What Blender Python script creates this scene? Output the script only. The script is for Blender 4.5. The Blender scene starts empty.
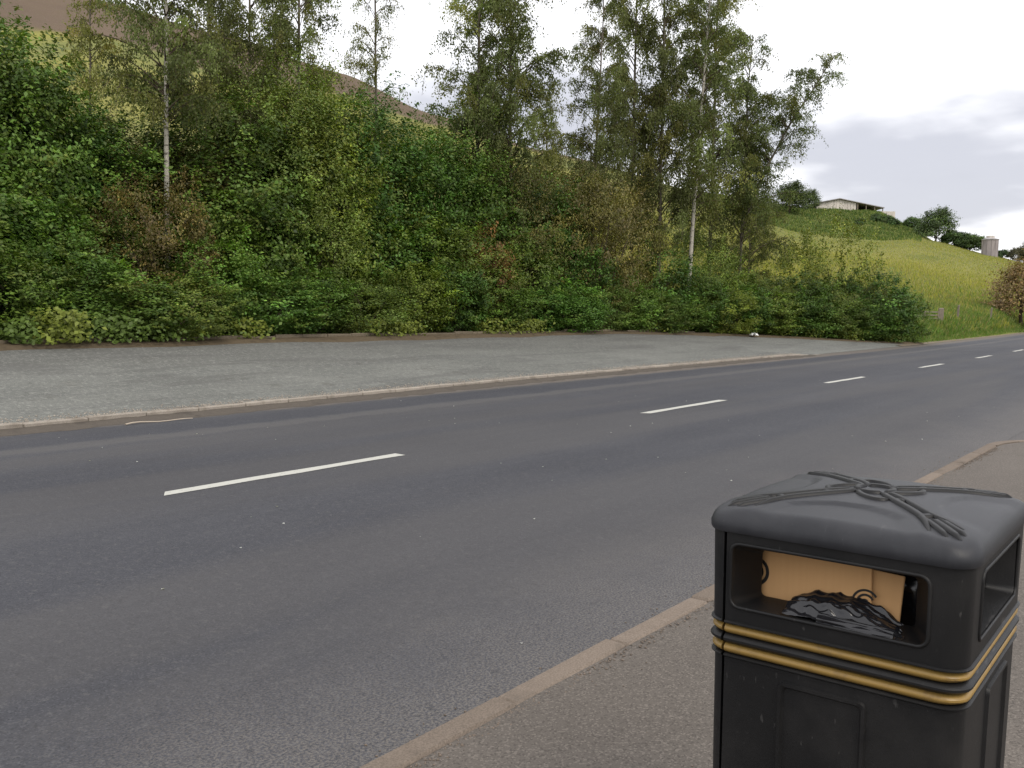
import bpy, bmesh, math, random
import numpy as np
from mathutils import Vector, Matrix

sc = bpy.context.scene
rad = math.radians
# World axes: +X runs along the road, +Y across it towards the hill, Z up, metres.

# ------------------------------------------------------------------ camera
TH, PITCH, ROLL, CAM_H, FPX = rad(37.009), rad(4.663), rad(0.859), 1.75, 940.0
cT, sT = math.cos(TH), math.sin(TH)
_F, _R, _Z = Vector((cT, sT, 0)), Vector((sT, -cT, 0)), Vector((0, 0, 1))
fw = _F * math.cos(PITCH) - _Z * math.sin(PITCH)
up = _F * math.sin(PITCH) + _Z * math.cos(PITCH)
ir = _R * math.cos(ROLL) + up * math.sin(ROLL)
iu = -_R * math.sin(ROLL) + up * math.cos(ROLL)
cam = bpy.data.cameras.new('camera')
cam.sensor_width = 36.0
cam.lens = 36.0 * FPX / 1024.0
cam.clip_start, cam.clip_end = 0.05, 6000.0
camo = bpy.data.objects.new('camera', cam)
sc.collection.objects.link(camo)
camo.matrix_world = Matrix(((ir.x, iu.x, -fw.x, 0), (ir.y, iu.y, -fw.y, 0), (ir.z, iu.z, -fw.z, CAM_H), (0, 0, 0, 1)))
sc.camera = camo

# ------------------------------------------------------------------ node helper
class NT:
    def __init__(s, tree): s.t = tree; s.n = tree.nodes; s.l = tree.links
    def node(s, kind, **kw):
        nd = s.n.new(kind)
        ins = kw.pop('ins', {})
        for k, v in kw.items(): setattr(nd, k, v)
        for k, v in ins.items():
            if hasattr(v, 'is_output'): s.l.new(v, nd.inputs[k])
            else: nd.inputs[k].default_value = v
        return nd
    def noise(s, vec, scale, detail=4, rough=.55, dist=0.0):
        return s.node('ShaderNodeTexNoise', ins={'Vector': vec, 'Scale': scale, 'Detail': detail, 'Roughness': rough, 'Distortion': dist}).outputs['Fac']
    def ramp(s, fac, stops, interp='LINEAR'):
        nd = s.node('ShaderNodeValToRGB', ins={'Fac': fac})
        cr = nd.color_ramp; cr.interpolation = interp
        while len(cr.elements) < len(stops): cr.elements.new(0.5)
        for e, (p, c) in zip(cr.elements, stops):
            e.position = p
            e.color = (c, c, c, 1) if isinstance(c, (int, float)) else (*c, 1)
        return nd.outputs['Color']
    def math(s, op, a, b=0.0, c=0.0, clamp=False):
        nd = s.node('ShaderNodeMath', operation=op, use_clamp=clamp)
        for i, v in enumerate((a, b, c)):
            if hasattr(v, 'is_output'): s.l.new(v, nd.inputs[i])
            else: nd.inputs[i].default_value = v
        return nd.outputs[0]
    def mix(s, fac, a, b, blend='MIX'):
        nd = s.node('ShaderNodeMix', data_type='RGBA', blend_type=blend)
        for k, v in ((0, fac), (6, a), (7, b)):
            if hasattr(v, 'is_output'): s.l.new(v, nd.inputs[k])
            elif k == 0: nd.inputs[k].default_value = v
            else: nd.inputs[k].default_value = (*v, 1) if len(v) == 3 else v
        return nd.outputs[2]
    def mapping(s, vec, scale=(1, 1, 1), loc=(0, 0, 0)):
        return s.node('ShaderNodeMapping', ins={'Vector': vec, 'Scale': scale, 'Location': loc}).outputs[0]
    def maprange(s, v, a, b, c=0.0, d=1.0):
        return s.node('ShaderNodeMapRange', interpolation_type='SMOOTHSTEP', ins={'Value': v, 'From Min': a, 'From Max': b, 'To Min': c, 'To Max': d}).outputs[0]

# ------------------------------------------------------------------ world: bright overcast sky
SUN_EL, SUN_AZ = rad(48), rad(250)       # azimuth counter-clockwise from +X
w = bpy.data.worlds.new('World'); sc.world = w; w.use_nodes = True
t = NT(w.node_tree); t.n.clear()
sky = t.node('ShaderNodeTexSky', sky_type='NISHITA', sun_disc=False, sun_elevation=SUN_EL,
             sun_rotation=math.pi / 2 - SUN_AZ, air_density=1.0, dust_density=2.0)
tc = t.node('ShaderNodeTexCoord').outputs['Generated']
sep = t.node('ShaderNodeSeparateXYZ', ins={0: tc})
den = t.math('ADD', t.math('MAXIMUM', sep.outputs[2], 0.0), 0.16)
px = t.math('DIVIDE', sep.outputs[0], den); py = t.math('DIVIDE', sep.outputs[1], den)
cv = t.node('ShaderNodeCombineXYZ', ins={0: px, 1: py, 2: 0.0}).outputs[0]
n1 = t.noise(t.mapping(cv, (1, 1, 1), (3.35, 0.9, 0)), 0.42, 5, .5, .25)
n2 = t.noise(t.mapping(cv, (1, 1, 1), (7.0, 2.0, 0)), 1.6, 5, .55)
dens = t.math('ADD', t.math('MULTIPLY', n1, 0.85), t.math('MULTIPLY', n2, 0.15))
dens = t.math('SUBTRACT', dens, t.maprange(sep.outputs[2], .19, .28, 0.0, .16))
dens = t.math('SUBTRACT', dens, t.maprange(sep.outputs[2], .055, .115, .16, 0.0))
cloud = t.ramp(dens, [(0.0, (1.10, 1.09, 1.10)), (0.41, (1.02, 1.01, 1.03)), (0.50, (0.54, 0.54, 0.59)), (0.66, (0.42, 0.42, 0.46))], 'EASE')
nish = t.node('ShaderNodeVectorMath', operation='SCALE', ins={0: sky.outputs[0], 'Scale': 0.12}).outputs[0]
skyc = t.mix(0.88, nish, cloud)
bg = t.node('ShaderNodeBackground', ins={'Color': skyc, 'Strength': 1.0})
t.l.new(bg.outputs[0], t.node('ShaderNodeOutputWorld').inputs[0])

sun = bpy.data.lights.new('sun', 'SUN'); sun.energy = 1.5; sun.angle = rad(25); sun.color = (1.0, 0.93, 0.82)
suno = bpy.data.objects.new('sun', sun); sc.collection.objects.link(suno)
sd = Vector((math.cos(SUN_EL) * math.cos(SUN_AZ), math.cos(SUN_EL) * math.sin(SUN_AZ), math.sin(SUN_EL)))
suno.rotation_euler = sd.to_track_quat('Z', 'Y').to_euler()
suno.location = (0, 0, 60)
sc.view_settings.view_transform = 'Standard'; sc.view_settings.look = 'None'
sc.view_settings.gamma = 1.0; sc.view_settings.use_curve_mapping = False
sc.view_settings.exposure = 0.45
sc.render.engine = 'CYCLES'
sc.cycles.max_bounces = 6; sc.cycles.diffuse_bounces = 3; sc.cycles.glossy_bounces = 3
sc.cycles.transmission_bounces = 3; sc.cycles.transparent_max_bounces = 6

# ------------------------------------------------------------------ mesh helpers
COL = sc.collection
def link(name, me, mat=None, parent=None, loc=None, kind=None, label=None, cat=None, group=None):
    o = bpy.data.objects.new(name, me); COL.objects.link(o)
    if me is not None and mat is not None and not me.materials: me.materials.append(mat)
    if parent is not None: o.parent = parent
    if loc is not None: o.location = loc
    for k, v in (('kind', kind), ('label', label), ('category', cat), ('group', group)):
        if v: o[k] = v
    return o
def mesh_np(name, V, Fq, smooth=False, col=None):
    V = np.asarray(V, np.float32); Fq = np.asarray(Fq, np.int32)
    me = bpy.data.meshes.new(name)
    n, k = Fq.shape
    me.vertices.add(len(V)); me.vertices.foreach_set('co', V.ravel())
    me.loops.add(n * k); me.loops.foreach_set('vertex_index', Fq.ravel())
    me.polygons.add(n); me.polygons.foreach_set('loop_start', np.arange(0, n * k, k, dtype=np.int32))
    me.update(calc_edges=True)
    if smooth: me.polygons.foreach_set('use_smooth', np.ones(n, bool))
    if col is not None:
        a = me.color_attributes.new('leaf_tint', 'FLOAT_COLOR', 'POINT')
        c = np.ones((len(V), 4), np.float32); c[:, :3] = col
        a.data.foreach_set('color', c.ravel())
    me.validate()
    return me
def mesh_bm(name, bm, smooth=False, angle=None):
    bmesh.ops.recalc_face_normals(bm, faces=bm.faces)
    me = bpy.data.meshes.new(name); bm.to_mesh(me); bm.free()
    if smooth:
        me.polygons.foreach_set('use_smooth', np.ones(len(me.polygons), bool))
        if angle is not None: me.set_sharp_from_angle(angle=angle)
    return me
def grid_mesh(name, P, smooth=True):      # P: (r, c, 3)
    r, c = P.shape[:2]
    idx = np.arange(r * c).reshape(r, c)
    F = np.stack([idx[:-1, :-1], idx[:-1, 1:], idx[1:, 1:], idx[1:, :-1]], -1).reshape(-1, 4)
    return mesh_np(name, P.reshape(-1, 3), F, smooth)
def box_bm(bm, x0, x1, y0, y1, z0, z1, bevel=0.0):
    b = bmesh.new()
    vs = bmesh.ops.create_cube(b, size=1.0)['verts']
    for v in vs: v.co = Vector(((x0 + x1) / 2 + v.co.x * (x1 - x0), (y0 + y1) / 2 + v.co.y * (y1 - y0), (z0 + z1) / 2 + v.co.z * (z1 - z0)))
    if bevel: bmesh.ops.bevel(b, geom=list(b.edges), offset=bevel, segments=1, affect='EDGES')
    tmp = bpy.data.meshes.new('tmp'); b.to_mesh(tmp); b.free(); bm.from_mesh(tmp); bpy.data.meshes.remove(tmp)
def tube_np(pts, rads, sides=6, cap=True):
    pts = np.asarray(pts, float); n = len(pts)
    tan = np.gradient(pts, axis=0); tan /= np.linalg.norm(tan, axis=1)[:, None] + 1e-9
    ref = np.array([0.3, 0.9, 0.1]) if abs(tan[0][2]) > .7 else np.array([0, 0, 1.0])
    a = np.cross(tan, ref); a /= np.linalg.norm(a, axis=1)[:, None] + 1e-9
    b = np.cross(tan, a)
    ang = np.linspace(0, 2 * math.pi, sides, endpoint=False)
    V = pts[:, None] + (a[:, None] * np.cos(ang)[None, :, None] + b[:, None] * np.sin(ang)[None, :, None]) * np.asarray(rads)[:, None, None]
    idx = np.arange(n * sides).reshape(n, sides); nx = np.roll(idx, -1, 1)
    F = np.stack([idx[:-1], nx[:-1], nx[1:], idx[1:]], -1).reshape(-1, 4)
    return V.reshape(-1, 3), F
def join_np(parts):
    Vs, Fs, o = [], [], 0
    for V, F in parts: Vs.append(V); Fs.append(F + o); o += len(V)
    return np.concatenate(Vs), np.concatenate(Fs)
def sstep(a, b, x):
    q = np.clip((np.asarray(x, float) - a) / (b - a), 0, 1); return q * q * (3 - 2 * q)

# ------------------------------------------------------------------ materials
def mat_new(name):
    m = bpy.data.materials.new(name); m.use_nodes = True
    t = NT(m.node_tree); t.n.clear()
    out = t.node('ShaderNodeOutputMaterial')
    return m, t, out
def pbr(t, out, color, rough=.8, spec=.3, bump=None, bdist=.01, bstr=1.0, **ins):
    p = t.node('ShaderNodeBsdfPrincipled')
    for k, v in {'Base Color': color, 'Roughness': rough, 'Specular IOR Level': spec, **ins}.items():
        if hasattr(v, 'is_output'): t.l.new(v, p.inputs[k])
        else: p.inputs[k].default_value = (*v, 1) if isinstance(v, tuple) and len(v) == 3 else v
    if bump is not None:
        b = t.node('ShaderNodeBump', ins={'Height': bump, 'Distance': bdist, 'Strength': bstr})
        t.l.new(b.outputs[0], p.inputs['Normal'])
    t.l.new(p.outputs[0], out.inputs[0])
    return p
def pos(t): return t.node('ShaderNodeNewGeometry').outputs['Position']

def asphalt(name, dark, light, bands=None, grit=None, streak=.5, patch=.35, spec=.22, rough=.8, aggr=.55, extra=None):
    m, t, out = mat_new(name); P = pos(t)
    y = t.node('ShaderNodeSeparateXYZ', ins={0: P}).outputs[1]
    fine = t.noise(P, 140, 3, .7)
    vor = t.node('ShaderNodeTexVoronoi', ins={'Vector': P, 'Scale': 125.0}).outputs['Color']
    vg = t.node('ShaderNodeSeparateColor', ins={0: vor}).outputs[0]
    big = t.noise(P, .45, 5, .6, .4)
    lng = t.noise(t.mapping(P, (.10, 1.3, 1)), 1.0, 6, .6)
    lng2 = t.noise(t.mapping(P, (.35, 5.0, 1)), 1.0, 4, .6)
    f = t.math('ADD', t.math('MULTIPLY', t.math('SUBTRACT', lng, .5), streak * 2.0), .45)
    f = t.math('ADD', f, t.math('MULTIPLY', t.math('SUBTRACT', big, .5), patch * 2.0))
    f = t.math('ADD', f, t.math('MULTIPLY', t.math('SUBTRACT', lng2, .5), streak * .6))
    if bands:
        yy = t.math('ADD', y, t.math('MULTIPLY', t.math('SUBTRACT', lng, .5), .5))
        nb = t.math('DIVIDE', t.math('SUBTRACT', yy, 2.0), 12.0, clamp=True)
        bv = t.ramp(nb, bands, 'EASE')
        bvv = t.node('ShaderNodeSeparateColor', ins={0: bv}).outputs[0]
        f = t.math('ADD', f, t.math('SUBTRACT', bvv, .5))
    f = t.math('ADD', f, t.math('MULTIPLY', t.math('SUBTRACT', fine, .5), aggr))
    f = t.math('ADD', f, 0.0, clamp=True)
    c = t.mix(f, dark, light)
    # pale and dark stones of the aggregate
    st = t.math('GREATER_THAN', vg, .86); sdk = t.math('LESS_THAN', vg, .16)
    c = t.mix(t.math('MULTIPLY', st, .22), c, tuple(min(1, 1.9 * v) for v in light))
    c = t.mix(t.math('MULTIPLY', sdk, .40), c, tuple(.45 * v for v in dark))
    if grit:
        g0, g1, gcol = grit
        gy = t.math('ADD', y, t.math('MULTIPLY', t.math('SUBTRACT', t.noise(P, 1.1, 5, .65), .5), 1.5))
        g = t.maprange(gy, g0, g1, 1.0, 0.0)
        gm = t.math('MULTIPLY', g, t.maprange(t.noise(P, 75, 4, .8), .42, .60))
        gm = t.math('MULTIPLY', gm, .62)
        c = t.mix(gm, c, gcol)
    if extra: c = extra(t, P, c)
    bmp = t.math('ADD', t.math('MULTIPLY', fine, .6), t.math('MULTIPLY', vg, .4))
    pbr(t, out, c, rough, spec, bmp, .0025, .5)
    return m
# across-road tone: 0 = y 2, 1 = y 14
ROAD_B = [(0.0, .62), (.06, .52), (.14, .44), (.24, .50), (.33, .42), (.41, .57), (.47, .50), (.55, .42), (.63, .50), (.71, .58), (.76, .47), (.84, .42), (.88, .62), (1.0, .7)]
M = {}
def gutter(t, P, c):                      # washed-out dirt along the far kerb
    q = t.node('ShaderNodeSeparateXYZ', ins={0: P}); d = t.math('MAXIMUM', t.math('SUBTRACT', q.outputs[0], 28.0), 0.0)
    yy = t.math('SUBTRACT', q.outputs[1], t.math('MULTIPLY', t.math('MULTIPLY', d, d), .0004))
    yy = t.math('ADD', yy, t.math('MULTIPLY', t.math('SUBTRACT', t.noise(P, 1.3, 5, .6), .5), .5))
    c = t.mix(t.math('MULTIPLY', t.maprange(yy, 12.30, 12.62), .8), c, (.150, .128, .105))
    e = t.maprange(t.math('ABSOLUTE', t.math('SUBTRACT', yy, 11.0)), .10, .34, 1.0, 0.0)
    c = t.mix(t.math('MULTIPLY', e, .45), c, (.118, .112, .107))
    gg = t.noise(t.mapping(P, (1, .6, 1)), 20, 5, .8)
    c = t.mix(t.math('MULTIPLY', t.maprange(gg, .54, .66), .40), c, (.135, .132, .130))
    g3 = t.noise(t.mapping(P, (1, .6, 1), (3, 3, 0)), 14, 5, .8)
    c = t.mix(t.math('MULTIPLY', t.maprange(g3, .55, .68), .45), c, (.026, .027, .032))
    k = t.noise(t.mapping(P, (.05, .55, 1), (9, 3, 0)), 1.0, 4, .5)
    return t.mix(t.math('MULTIPLY', t.maprange(k, .45, .62), .30), c, (.092, .086, .081))
M['road'] = asphalt('road_asphalt', (.036, .038, .047), (.078, .079, .087), [(p, v) for p, v in ROAD_B], (2.3, 4.1, (.205, .185, .162)), streak=.42, patch=.30, extra=gutter)
def lay_extra(t, P, c):
    s = t.noise(t.mapping(P, (.16, 1.9, 1), (4, 1, 0)), 1.0, 6, .68, .3)
    c = t.mix(t.math('MULTIPLY', t.maprange(s, .50, .66), .40), c, (.10, .10, .098))
    q = t.node('ShaderNodeSeparateXYZ', ins={0: P}).outputs[1]
    q = t.math('ADD', q, t.math('MULTIPLY', t.math('SUBTRACT', t.noise(t.mapping(P, (.3, 1, 1)), .8, 6, .65), .5), 6.0))
    c = t.mix(t.math('MULTIPLY', t.maprange(q, 15.5, 19.0), .50), c, (.088, .086, .080))       # damp, leaf-stained back half
    g = t.noise(t.mapping(P, (1, .55, 1)), 16, 5, .8)
    c = t.mix(t.math('MULTIPLY', t.maprange(g, .52, .62), .55), c, (.30, .30, .275))
    g2 = t.noise(t.mapping(P, (1, .6, 1), (5, 2, 0)), 9, 5, .8)
    c = t.mix(t.math('MULTIPLY', t.maprange(g2, .54, .66), .50), c, (.075, .075, .07))
    k2 = t.noise(t.mapping(P, (.22, 1.1, 1), (1, 8, 0)), 1.0, 5, .6, .5)
    c = t.mix(t.math('MULTIPLY', t.maprange(k2, .52, .62), .45), c, (.092, .090, .086))
    return t.mix(t.math('MULTIPLY', t.maprange(t.noise(P, 1.7, 4), .60, .72), .35), c, (.075, .07, .06))
M['layby'] = asphalt('weathered_tarmac', (.090, .094, .087), (.200, .203, .186), None, None, streak=.3, patch=.45, aggr=1.0, extra=lay_extra)
M['foot'] = asphalt('footway_tarmac', (.070, .061, .053), (.160, .141, .123), None, None, streak=.1, patch=.5, aggr=1.1)

def stone_mat(name, a, b, dirt, sc1=9.0):
    m, t, out = mat_new(name); P = pos(t)
    oi = t.node('ShaderNodeObjectInfo').outputs['Random']
    n = t.noise(P, sc1, 6, .65); f = t.noise(P, 120, 3, .7)
    c = t.mix(n, a, b)
    c = t.mix(t.math('MULTIPLY', t.maprange(f, .35, .65), .6), c, dirt)
    c = t.mix(t.math('MULTIPLY', t.maprange(t.noise(P, 3.0, 5, .6), .52, .68), .55), c, dirt)
    hs = t.node('ShaderNodeHueSaturation', ins={'Color': c, 'Value': t.math('ADD', t.math('MULTIPLY', oi, .22), .89)}).outputs[0]
    pbr(t, out, hs, .9, .15, f, .004, .8)
    return m
M['kerb'] = stone_mat('kerb_concrete', (.175, .140, .112), (.240, .196, .160), (.095, .080, .066))
M['kerb2'] = stone_mat('far_kerb_concrete', (.30, .27, .23), (.42, .38, .33), (.15, .125, .10))
M['edging'] = stone_mat('edging_stone', (.16, .13, .095), (.22, .18, .135), (.075, .065, .04))
M['soil'] = stone_mat('soil_and_leaf_litter', (.085, .066, .042), (.165, .125, .080), (.06, .046, .03), 14.0)

M['silt'] = stone_mat('gutter_silt', (.075, .065, .055), (.13, .112, .092), (.055, .048, .042), 14.0)
m, t, out = mat_new('road_paint'); P = pos(t)
wear = t.maprange(t.noise(P, 22, 6, .78), .56, .70)
c = t.mix(wear, (.47, .47, .43), (.10, .10, .10))
c = t.mix(t.math('MULTIPLY', t.noise(P, 6, 4), .35), c, (.40, .39, .35))
pbr(t, out, c, .7, .3); M['paint'] = m

def field_mat():
    m, t, out = mat_new('hillside_grass'); P = pos(t)
    z = t.node('ShaderNodeSeparateXYZ', ins={0: P}); zz = z.outputs[2]
    big = t.noise(P, .02, 5, .6, .5); mid = t.noise(P, .12, 6, .65); fine = t.noise(P, 1.3, 6, .75); vf = t.noise(P, 5.0, 4, .8)
    c = t.mix(t.maprange(mid, .3, .7), (.105, .140, .038), (.195, .205, .058))
    c = t.mix(t.maprange(big, .42, .62), c, (.245, .240, .052))          # buttercup meadow
    c = t.mix(t.math('MULTIPLY', t.maprange(fine, .40, .66), .65), c, (.235, .212, .105))      # seed heads
    c = t.mix(t.math('MULTIPLY', t.maprange(vf, .52, .70), .45), c, (.045, .075, .018))
    hz = t.math('ADD', zz, t.math('MULTIPLY', t.math('SUBTRACT', t.noise(P, .03, 5, .6), .5), 26.0))
    hz = t.math('ADD', hz, t.math('MULTIPLY', t.math('SUBTRACT', z.outputs[0], 128.0), .15))
    hm = t.maprange(hz, 62, 70)
    hea = t.mix(t.noise(P, .06, 6, .7), (.105, .075, .060), (.165, .120, .085))
    hea = t.mix(t.math('MULTIPLY', t.maprange(fine, .45, .65), .4), hea, (.10, .10, .045))
    c = t.mix(hm, c, hea)
    pbr(t, out, c, .95, .1, t.math('ADD', fine, vf), .25, .6)
    return m
M['field'] = field_mat()
m, t, out = mat_new('rough_ground'); P = pos(t)
c = t.mix(t.noise(P, .3, 6, .7), (.06, .075, .025), (.12, .12, .05))
pbr(t, out, c, .95, .1, t.noise(P, 4, 5), .05); M['ground'] = m

def leaf_mat(name, trans=.22, rough=.5, hue=.035):
    m, t, out = mat_new(name)
    col = t.node('ShaderNodeVertexColor', layer_name='leaf_tint').outputs[0]
    oi = t.node('ShaderNodeObjectInfo').outputs['Random']
    h = t.math('ADD', t.math('MULTIPLY', t.math('SUBTRACT', oi, .5), hue), .5)
    v = t.math('ADD', t.math('MULTIPLY', t.math('FRACT', t.math('MULTIPLY', oi, 7.31)), .4), .80)
    col = t.node('ShaderNodeHueSaturation', ins={'Color': col, 'Hue': h, 'Value': v}).outputs[0]
    p = t.node('ShaderNodeBsdfPrincipled', ins={'Base Color': col, 'Roughness': rough, 'Specular IOR Level': .25})
    tr = t.node('ShaderNodeBsdfTranslucent', ins={'Color': t.mix(1.0, col, (1.25, 1.35, .6), 'MULTIPLY')})
    mx = t.node('ShaderNodeMixShader', ins={0: trans, 1: p.outputs[0], 2: tr.outputs[0]})
    t.l.new(mx.outputs[0], out.inputs[0])
    return m
M['leaf'] = leaf_mat('shrub_leaf'); M['birch_leaf'] = leaf_mat('birch_leaf', .35, .5, .02); M['grass'] = leaf_mat('grass_blade', .35, .6, .0)
def bark(name, a, b, white=False):
    m, t, out = mat_new(name); P = pos(t)
    n = t.noise(t.mapping(P, (3, 3, 14) if white else (14, 14, 3)), 1.0, 5, .65)
    c = t.mix(t.maprange(n, .54, .64) if white else n, a, b)
    pbr(t, out, c, .85, .2, n, .02); return m
M['bark'] = bark('brown_bark', (.055, .042, .028), (.12, .095, .065))
M['birch_bark'] = bark('birch_bark', (.44, .41, .35), (.06, .05, .04), True)
M['wood'] = bark('weathered_wood', (.15, .125, .095), (.27, .235, .185))

# ------------------------------------------------------------------ road layout
def bend(s):
    s = np.asarray(s, float)
    a = .0004 * np.clip(np.minimum(s, 95) - 28, 0, None) ** 2
    d = np.clip(s - 95, 0, None)
    return a + d * .0536 - d * d / 240.0
def y_left(s): return 12.70 + .45 * sstep(4, 22, s) + bend(s)
def y_mid(s): return 7.64 + .10 * sstep(4, 22, s) + bend(s)
def y_right(s): return 2.38 - .07 * sstep(4, 16, s) + bend(s)
LAY_END = 57.0
_es = np.array([-60, 33, 41, 46, 50, 54, 57, 60.])
_ey = np.array([20.0, 20.0, 19.4, 17.6, 15.6, 14.2, 13.60, 13.6])
_ez = np.array([.80, .80, .64, .48, .27, .10, .03, .02])
def edge(s):      # back of the lay-by, further on the edge of the carriageway
    s = np.asarray(s, float)
    y = np.where(s < LAY_END, np.interp(s, _es, _ey), y_left(s) + .12)
    y = np.where((s >= LAY_END - .01), y_left(s) + .12, y)
    z = np.where(s < LAY_END, np.interp(s, _es, _ez), .03)
    return y, z
def kerb_top(s): return .11 * (1 - sstep(34.5, 39.5, s))

# ------------------------------------------------------------------ hillside
def hor(x): return 318 - .015 * (1224 - x)
HILL = {-900: [(25, 250), (60, 150), (120, 60), (220, -80), (330, -220), (450, -200), (700, -150)],
 -300: [(30, 250), (60, 170), (120, 110), (220, 0), (330, -110), (450, -95), (700, -60)],
 0: [(32, 255), (60, 170), (120, 108), (220, 48), (330, -24), (450, -15), (700, 20)],
 100: [(35, 260), (60, 175), (120, 108), (220, 55), (330, 8), (450, 20), (700, 60)],
 220: [(40, 262), (60, 205), (120, 145), (220, 95), (330, 42), (450, 60), (700, 100)],
 340: [(40, 275), (60, 225), (120, 172), (220, 124), (330, 79), (450, 95), (700, 130)],
 430: [(45, 280), (60, 245), (120, 195), (220, 155), (330, 117), (450, 135), (700, 160)],
 550: [(50, 288), (70, 265), (120, 222), (220, 182), (320, 155), (450, 170), (700, 190)],
 700: [(55, 302), (80, 280), (140, 240), (220, 210), (300, 193), (450, 205), (700, 215)],
 800: [(60, 310), (90, 288), (150, 257), (205, 240), (258, 213), (285, 210), (350, 216), (500, 230), (700, 240)],
 870: [(60, 318), (90, 296), (150, 264), (205, 243), (250, 216), (275, 213), (350, 222), (700, 240)],
 905: [(60, 322), (90, 300), (150, 266), (210, 239), (240, 229), (300, 235), (700, 260)],
 930: [(60, 328), (90, 304), (140, 276), (190, 251), (222, 241), (300, 250), (700, 275)],
 985: [(76, 329), (95, 311), (140, 285), (190, 261), (215, 254.5), (300, 265), (700, 290)],
 1024: [(98, 328), (120, 308), (160, 284), (205, 262.5), (300, 275), (700, 295)],
 1100: [(118, 320), (160, 297), (205, 278), (300, 288), (700, 300)],
 1300: [(150, 318), (205, 306), (300, 300), (700, 300)], 1700: [(150, 325), (300, 318), (700, 310)]}
HX = sorted(HILL)
HC = {x: (np.array([q[0] for q in HILL[x]], float), np.array([CAM_H + q[0] * (hor(x) - q[1]) / FPX for q in HILL[x]])) for x in HX}
ES = np.concatenate([np.arange(-3, 60, .4), np.arange(60, 112, .8), np.arange(112, 190, 2.0)])
EYv, EZv = edge(ES)
def to_cam(s, l): return sT * s - cT * l, cT * s + sT * l          # right, depth
def from_cam(X, Y): return sT * X + cT * Y, -cT * X + sT * Y
EXc, EYc = to_cam(ES, EYv)
ECOL = 512 + FPX * EXc / EYc
_o = np.argsort(ECOL); EcS, EdS, EzS = ECOL[_o], EYc[_o], EZv[_o]
def hill_table(col, Y):
    col = min(max(col, HX[0]), HX[-1])
    j = min(max(int(np.searchsorted(HX, col)) - 1, 0), len(HX) - 2)
    x0, x1 = HX[j], HX[j + 1]; f = (col - x0) / (x1 - x0); f = f * f * (3 - 2 * f) * .5 + f * .5
    return np.interp(Y, *HC[x0]) * (1 - f) + np.interp(Y, *HC[x1]) * f
def hill_z(col, Y):
    Ye = np.interp(col, EcS, EdS); ze = np.interp(col, EcS, EzS)
    f = sstep(0, 14, np.asarray(Y, float) - Ye)
    wob = .35 * np.sin(np.asarray(Y) * .11 + col * .013) * sstep(30, 80, np.asarray(Y) - Ye)
    return ze * (1 - f) + hill_table(col, Y) * f + wob
def ground_at(s, l):
    X, Y = to_cam(s, l); col = 512 + FPX * X / Y
    return float(hill_z(col, Y))
tt = np.concatenate([np.linspace(0, .12, 16)[:-1], np.linspace(.12, 1, 60)])
P = np.zeros((len(tt), len(ES), 3))
rng = np.random.default_rng(5)
for j in range(len(ES)):
    Y = EYc[j] + (700 - EYc[j]) * tt ** 2.0
    z = hill_z(ECOL[j], Y)
    X = Y * EXc[j] / EYc[j]
    s_, l_ = from_cam(X, Y)
    P[:, j, 0], P[:, j, 1], P[:, j, 2] = s_, l_, z
P[0, :, 2] -= .02
link('hillside', grid_mesh('hillside', P), M['field'], kind='structure')

# wide ground sheet
bm = bmesh.new(); bmesh.ops.create_grid(bm, x_segments=8, y_segments=8, size=2500)
link('ground', mesh_bm('ground', bm), M['ground'], loc=(0, 0, -.25), kind='structure')

# ------------------------------------------------------------------ carriageway
S = np.concatenate([np.arange(-40, 60, 1.0), np.arange(60, 182, 2.0)])
fr = np.linspace(0, 1, 15)
yl, yr = y_left(S), y_right(S)
P = np.zeros((len(fr), len(S), 3))
P[..., 0] = S[None]; P[..., 1] = yr[None] * (1 - fr[:, None]) + (yl[None] + .12) * fr[:, None]
P[..., 2] = .045 * (1 - (2 * fr[:, None] - 1) ** 2) * 0 
road = link('road', grid_mesh('road', P), M['road'], kind='structure')
# mouth of the side road on the near side
S2 = np.linspace(13.2, 27, 20); q = np.linspace(0, 1, 12)
P = np.zeros((len(q), len(S2), 3)); P[..., 0] = S2[None]
P[..., 1] = (-22) * (1 - q[:, None]) + (y_right(S2)[None] + .02) * q[:, None]; P[..., 2] = -.004
link('side_road', grid_mesh('side_road', P), M['road'], kind='structure')

for k in range(13):                       # centre line
    s0 = 4.83 + 9.11 * (k - 2); s1 = s0 + 3.12
    ss = np.linspace(s0, s1, 7)
    rr = np.random.default_rng(k)
    P = np.zeros((2, 7, 3)); P[..., 0] = ss[None]
    P[0, :, 1] = y_mid(ss) - .080 + rr.uniform(-.014, .014, 7); P[1, :, 1] = y_mid(ss) + .080 + rr.uniform(-.014, .014, 7)
    P[0, [0, -1], 0] += rr.uniform(-.10, .10, 2); P[1, [0, -1], 0] += rr.uniform(-.10, .10, 2)
    P[..., 2] = .005
    link('centre_line_dash', grid_mesh('centre_line_dash', P), M['paint'], parent=road)

# ------------------------------------------------------------------ lay-by
S = np.arange(-40, LAY_END + .01, .5); S[-1] = LAY_END
fr = np.linspace(0, 1, 13)
ey, ez = edge(S - 1e-3)
kt = np.where(S < 39, kerb_top(S) - .012, .004)
y0 = y_left(S) + .135
P = np.zeros((len(fr), len(S), 3)); P[..., 0] = S[None]
P[..., 1] = y0[None] * (1 - fr[:, None]) + np.maximum(ey, y0 + .02)[None] * fr[:, None]
zz = np.maximum(ez, kt)
P[..., 2] = kt[None] * (1 - fr[:, None]) + zz[None] * fr[:, None] + .02 * np.sin(S[None] * .37 + 3 * fr[:, None]) * np.sin(math.pi * fr[:, None])
layby = link('layby', grid_mesh('layby', P), M['layby'], kind='structure')
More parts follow.
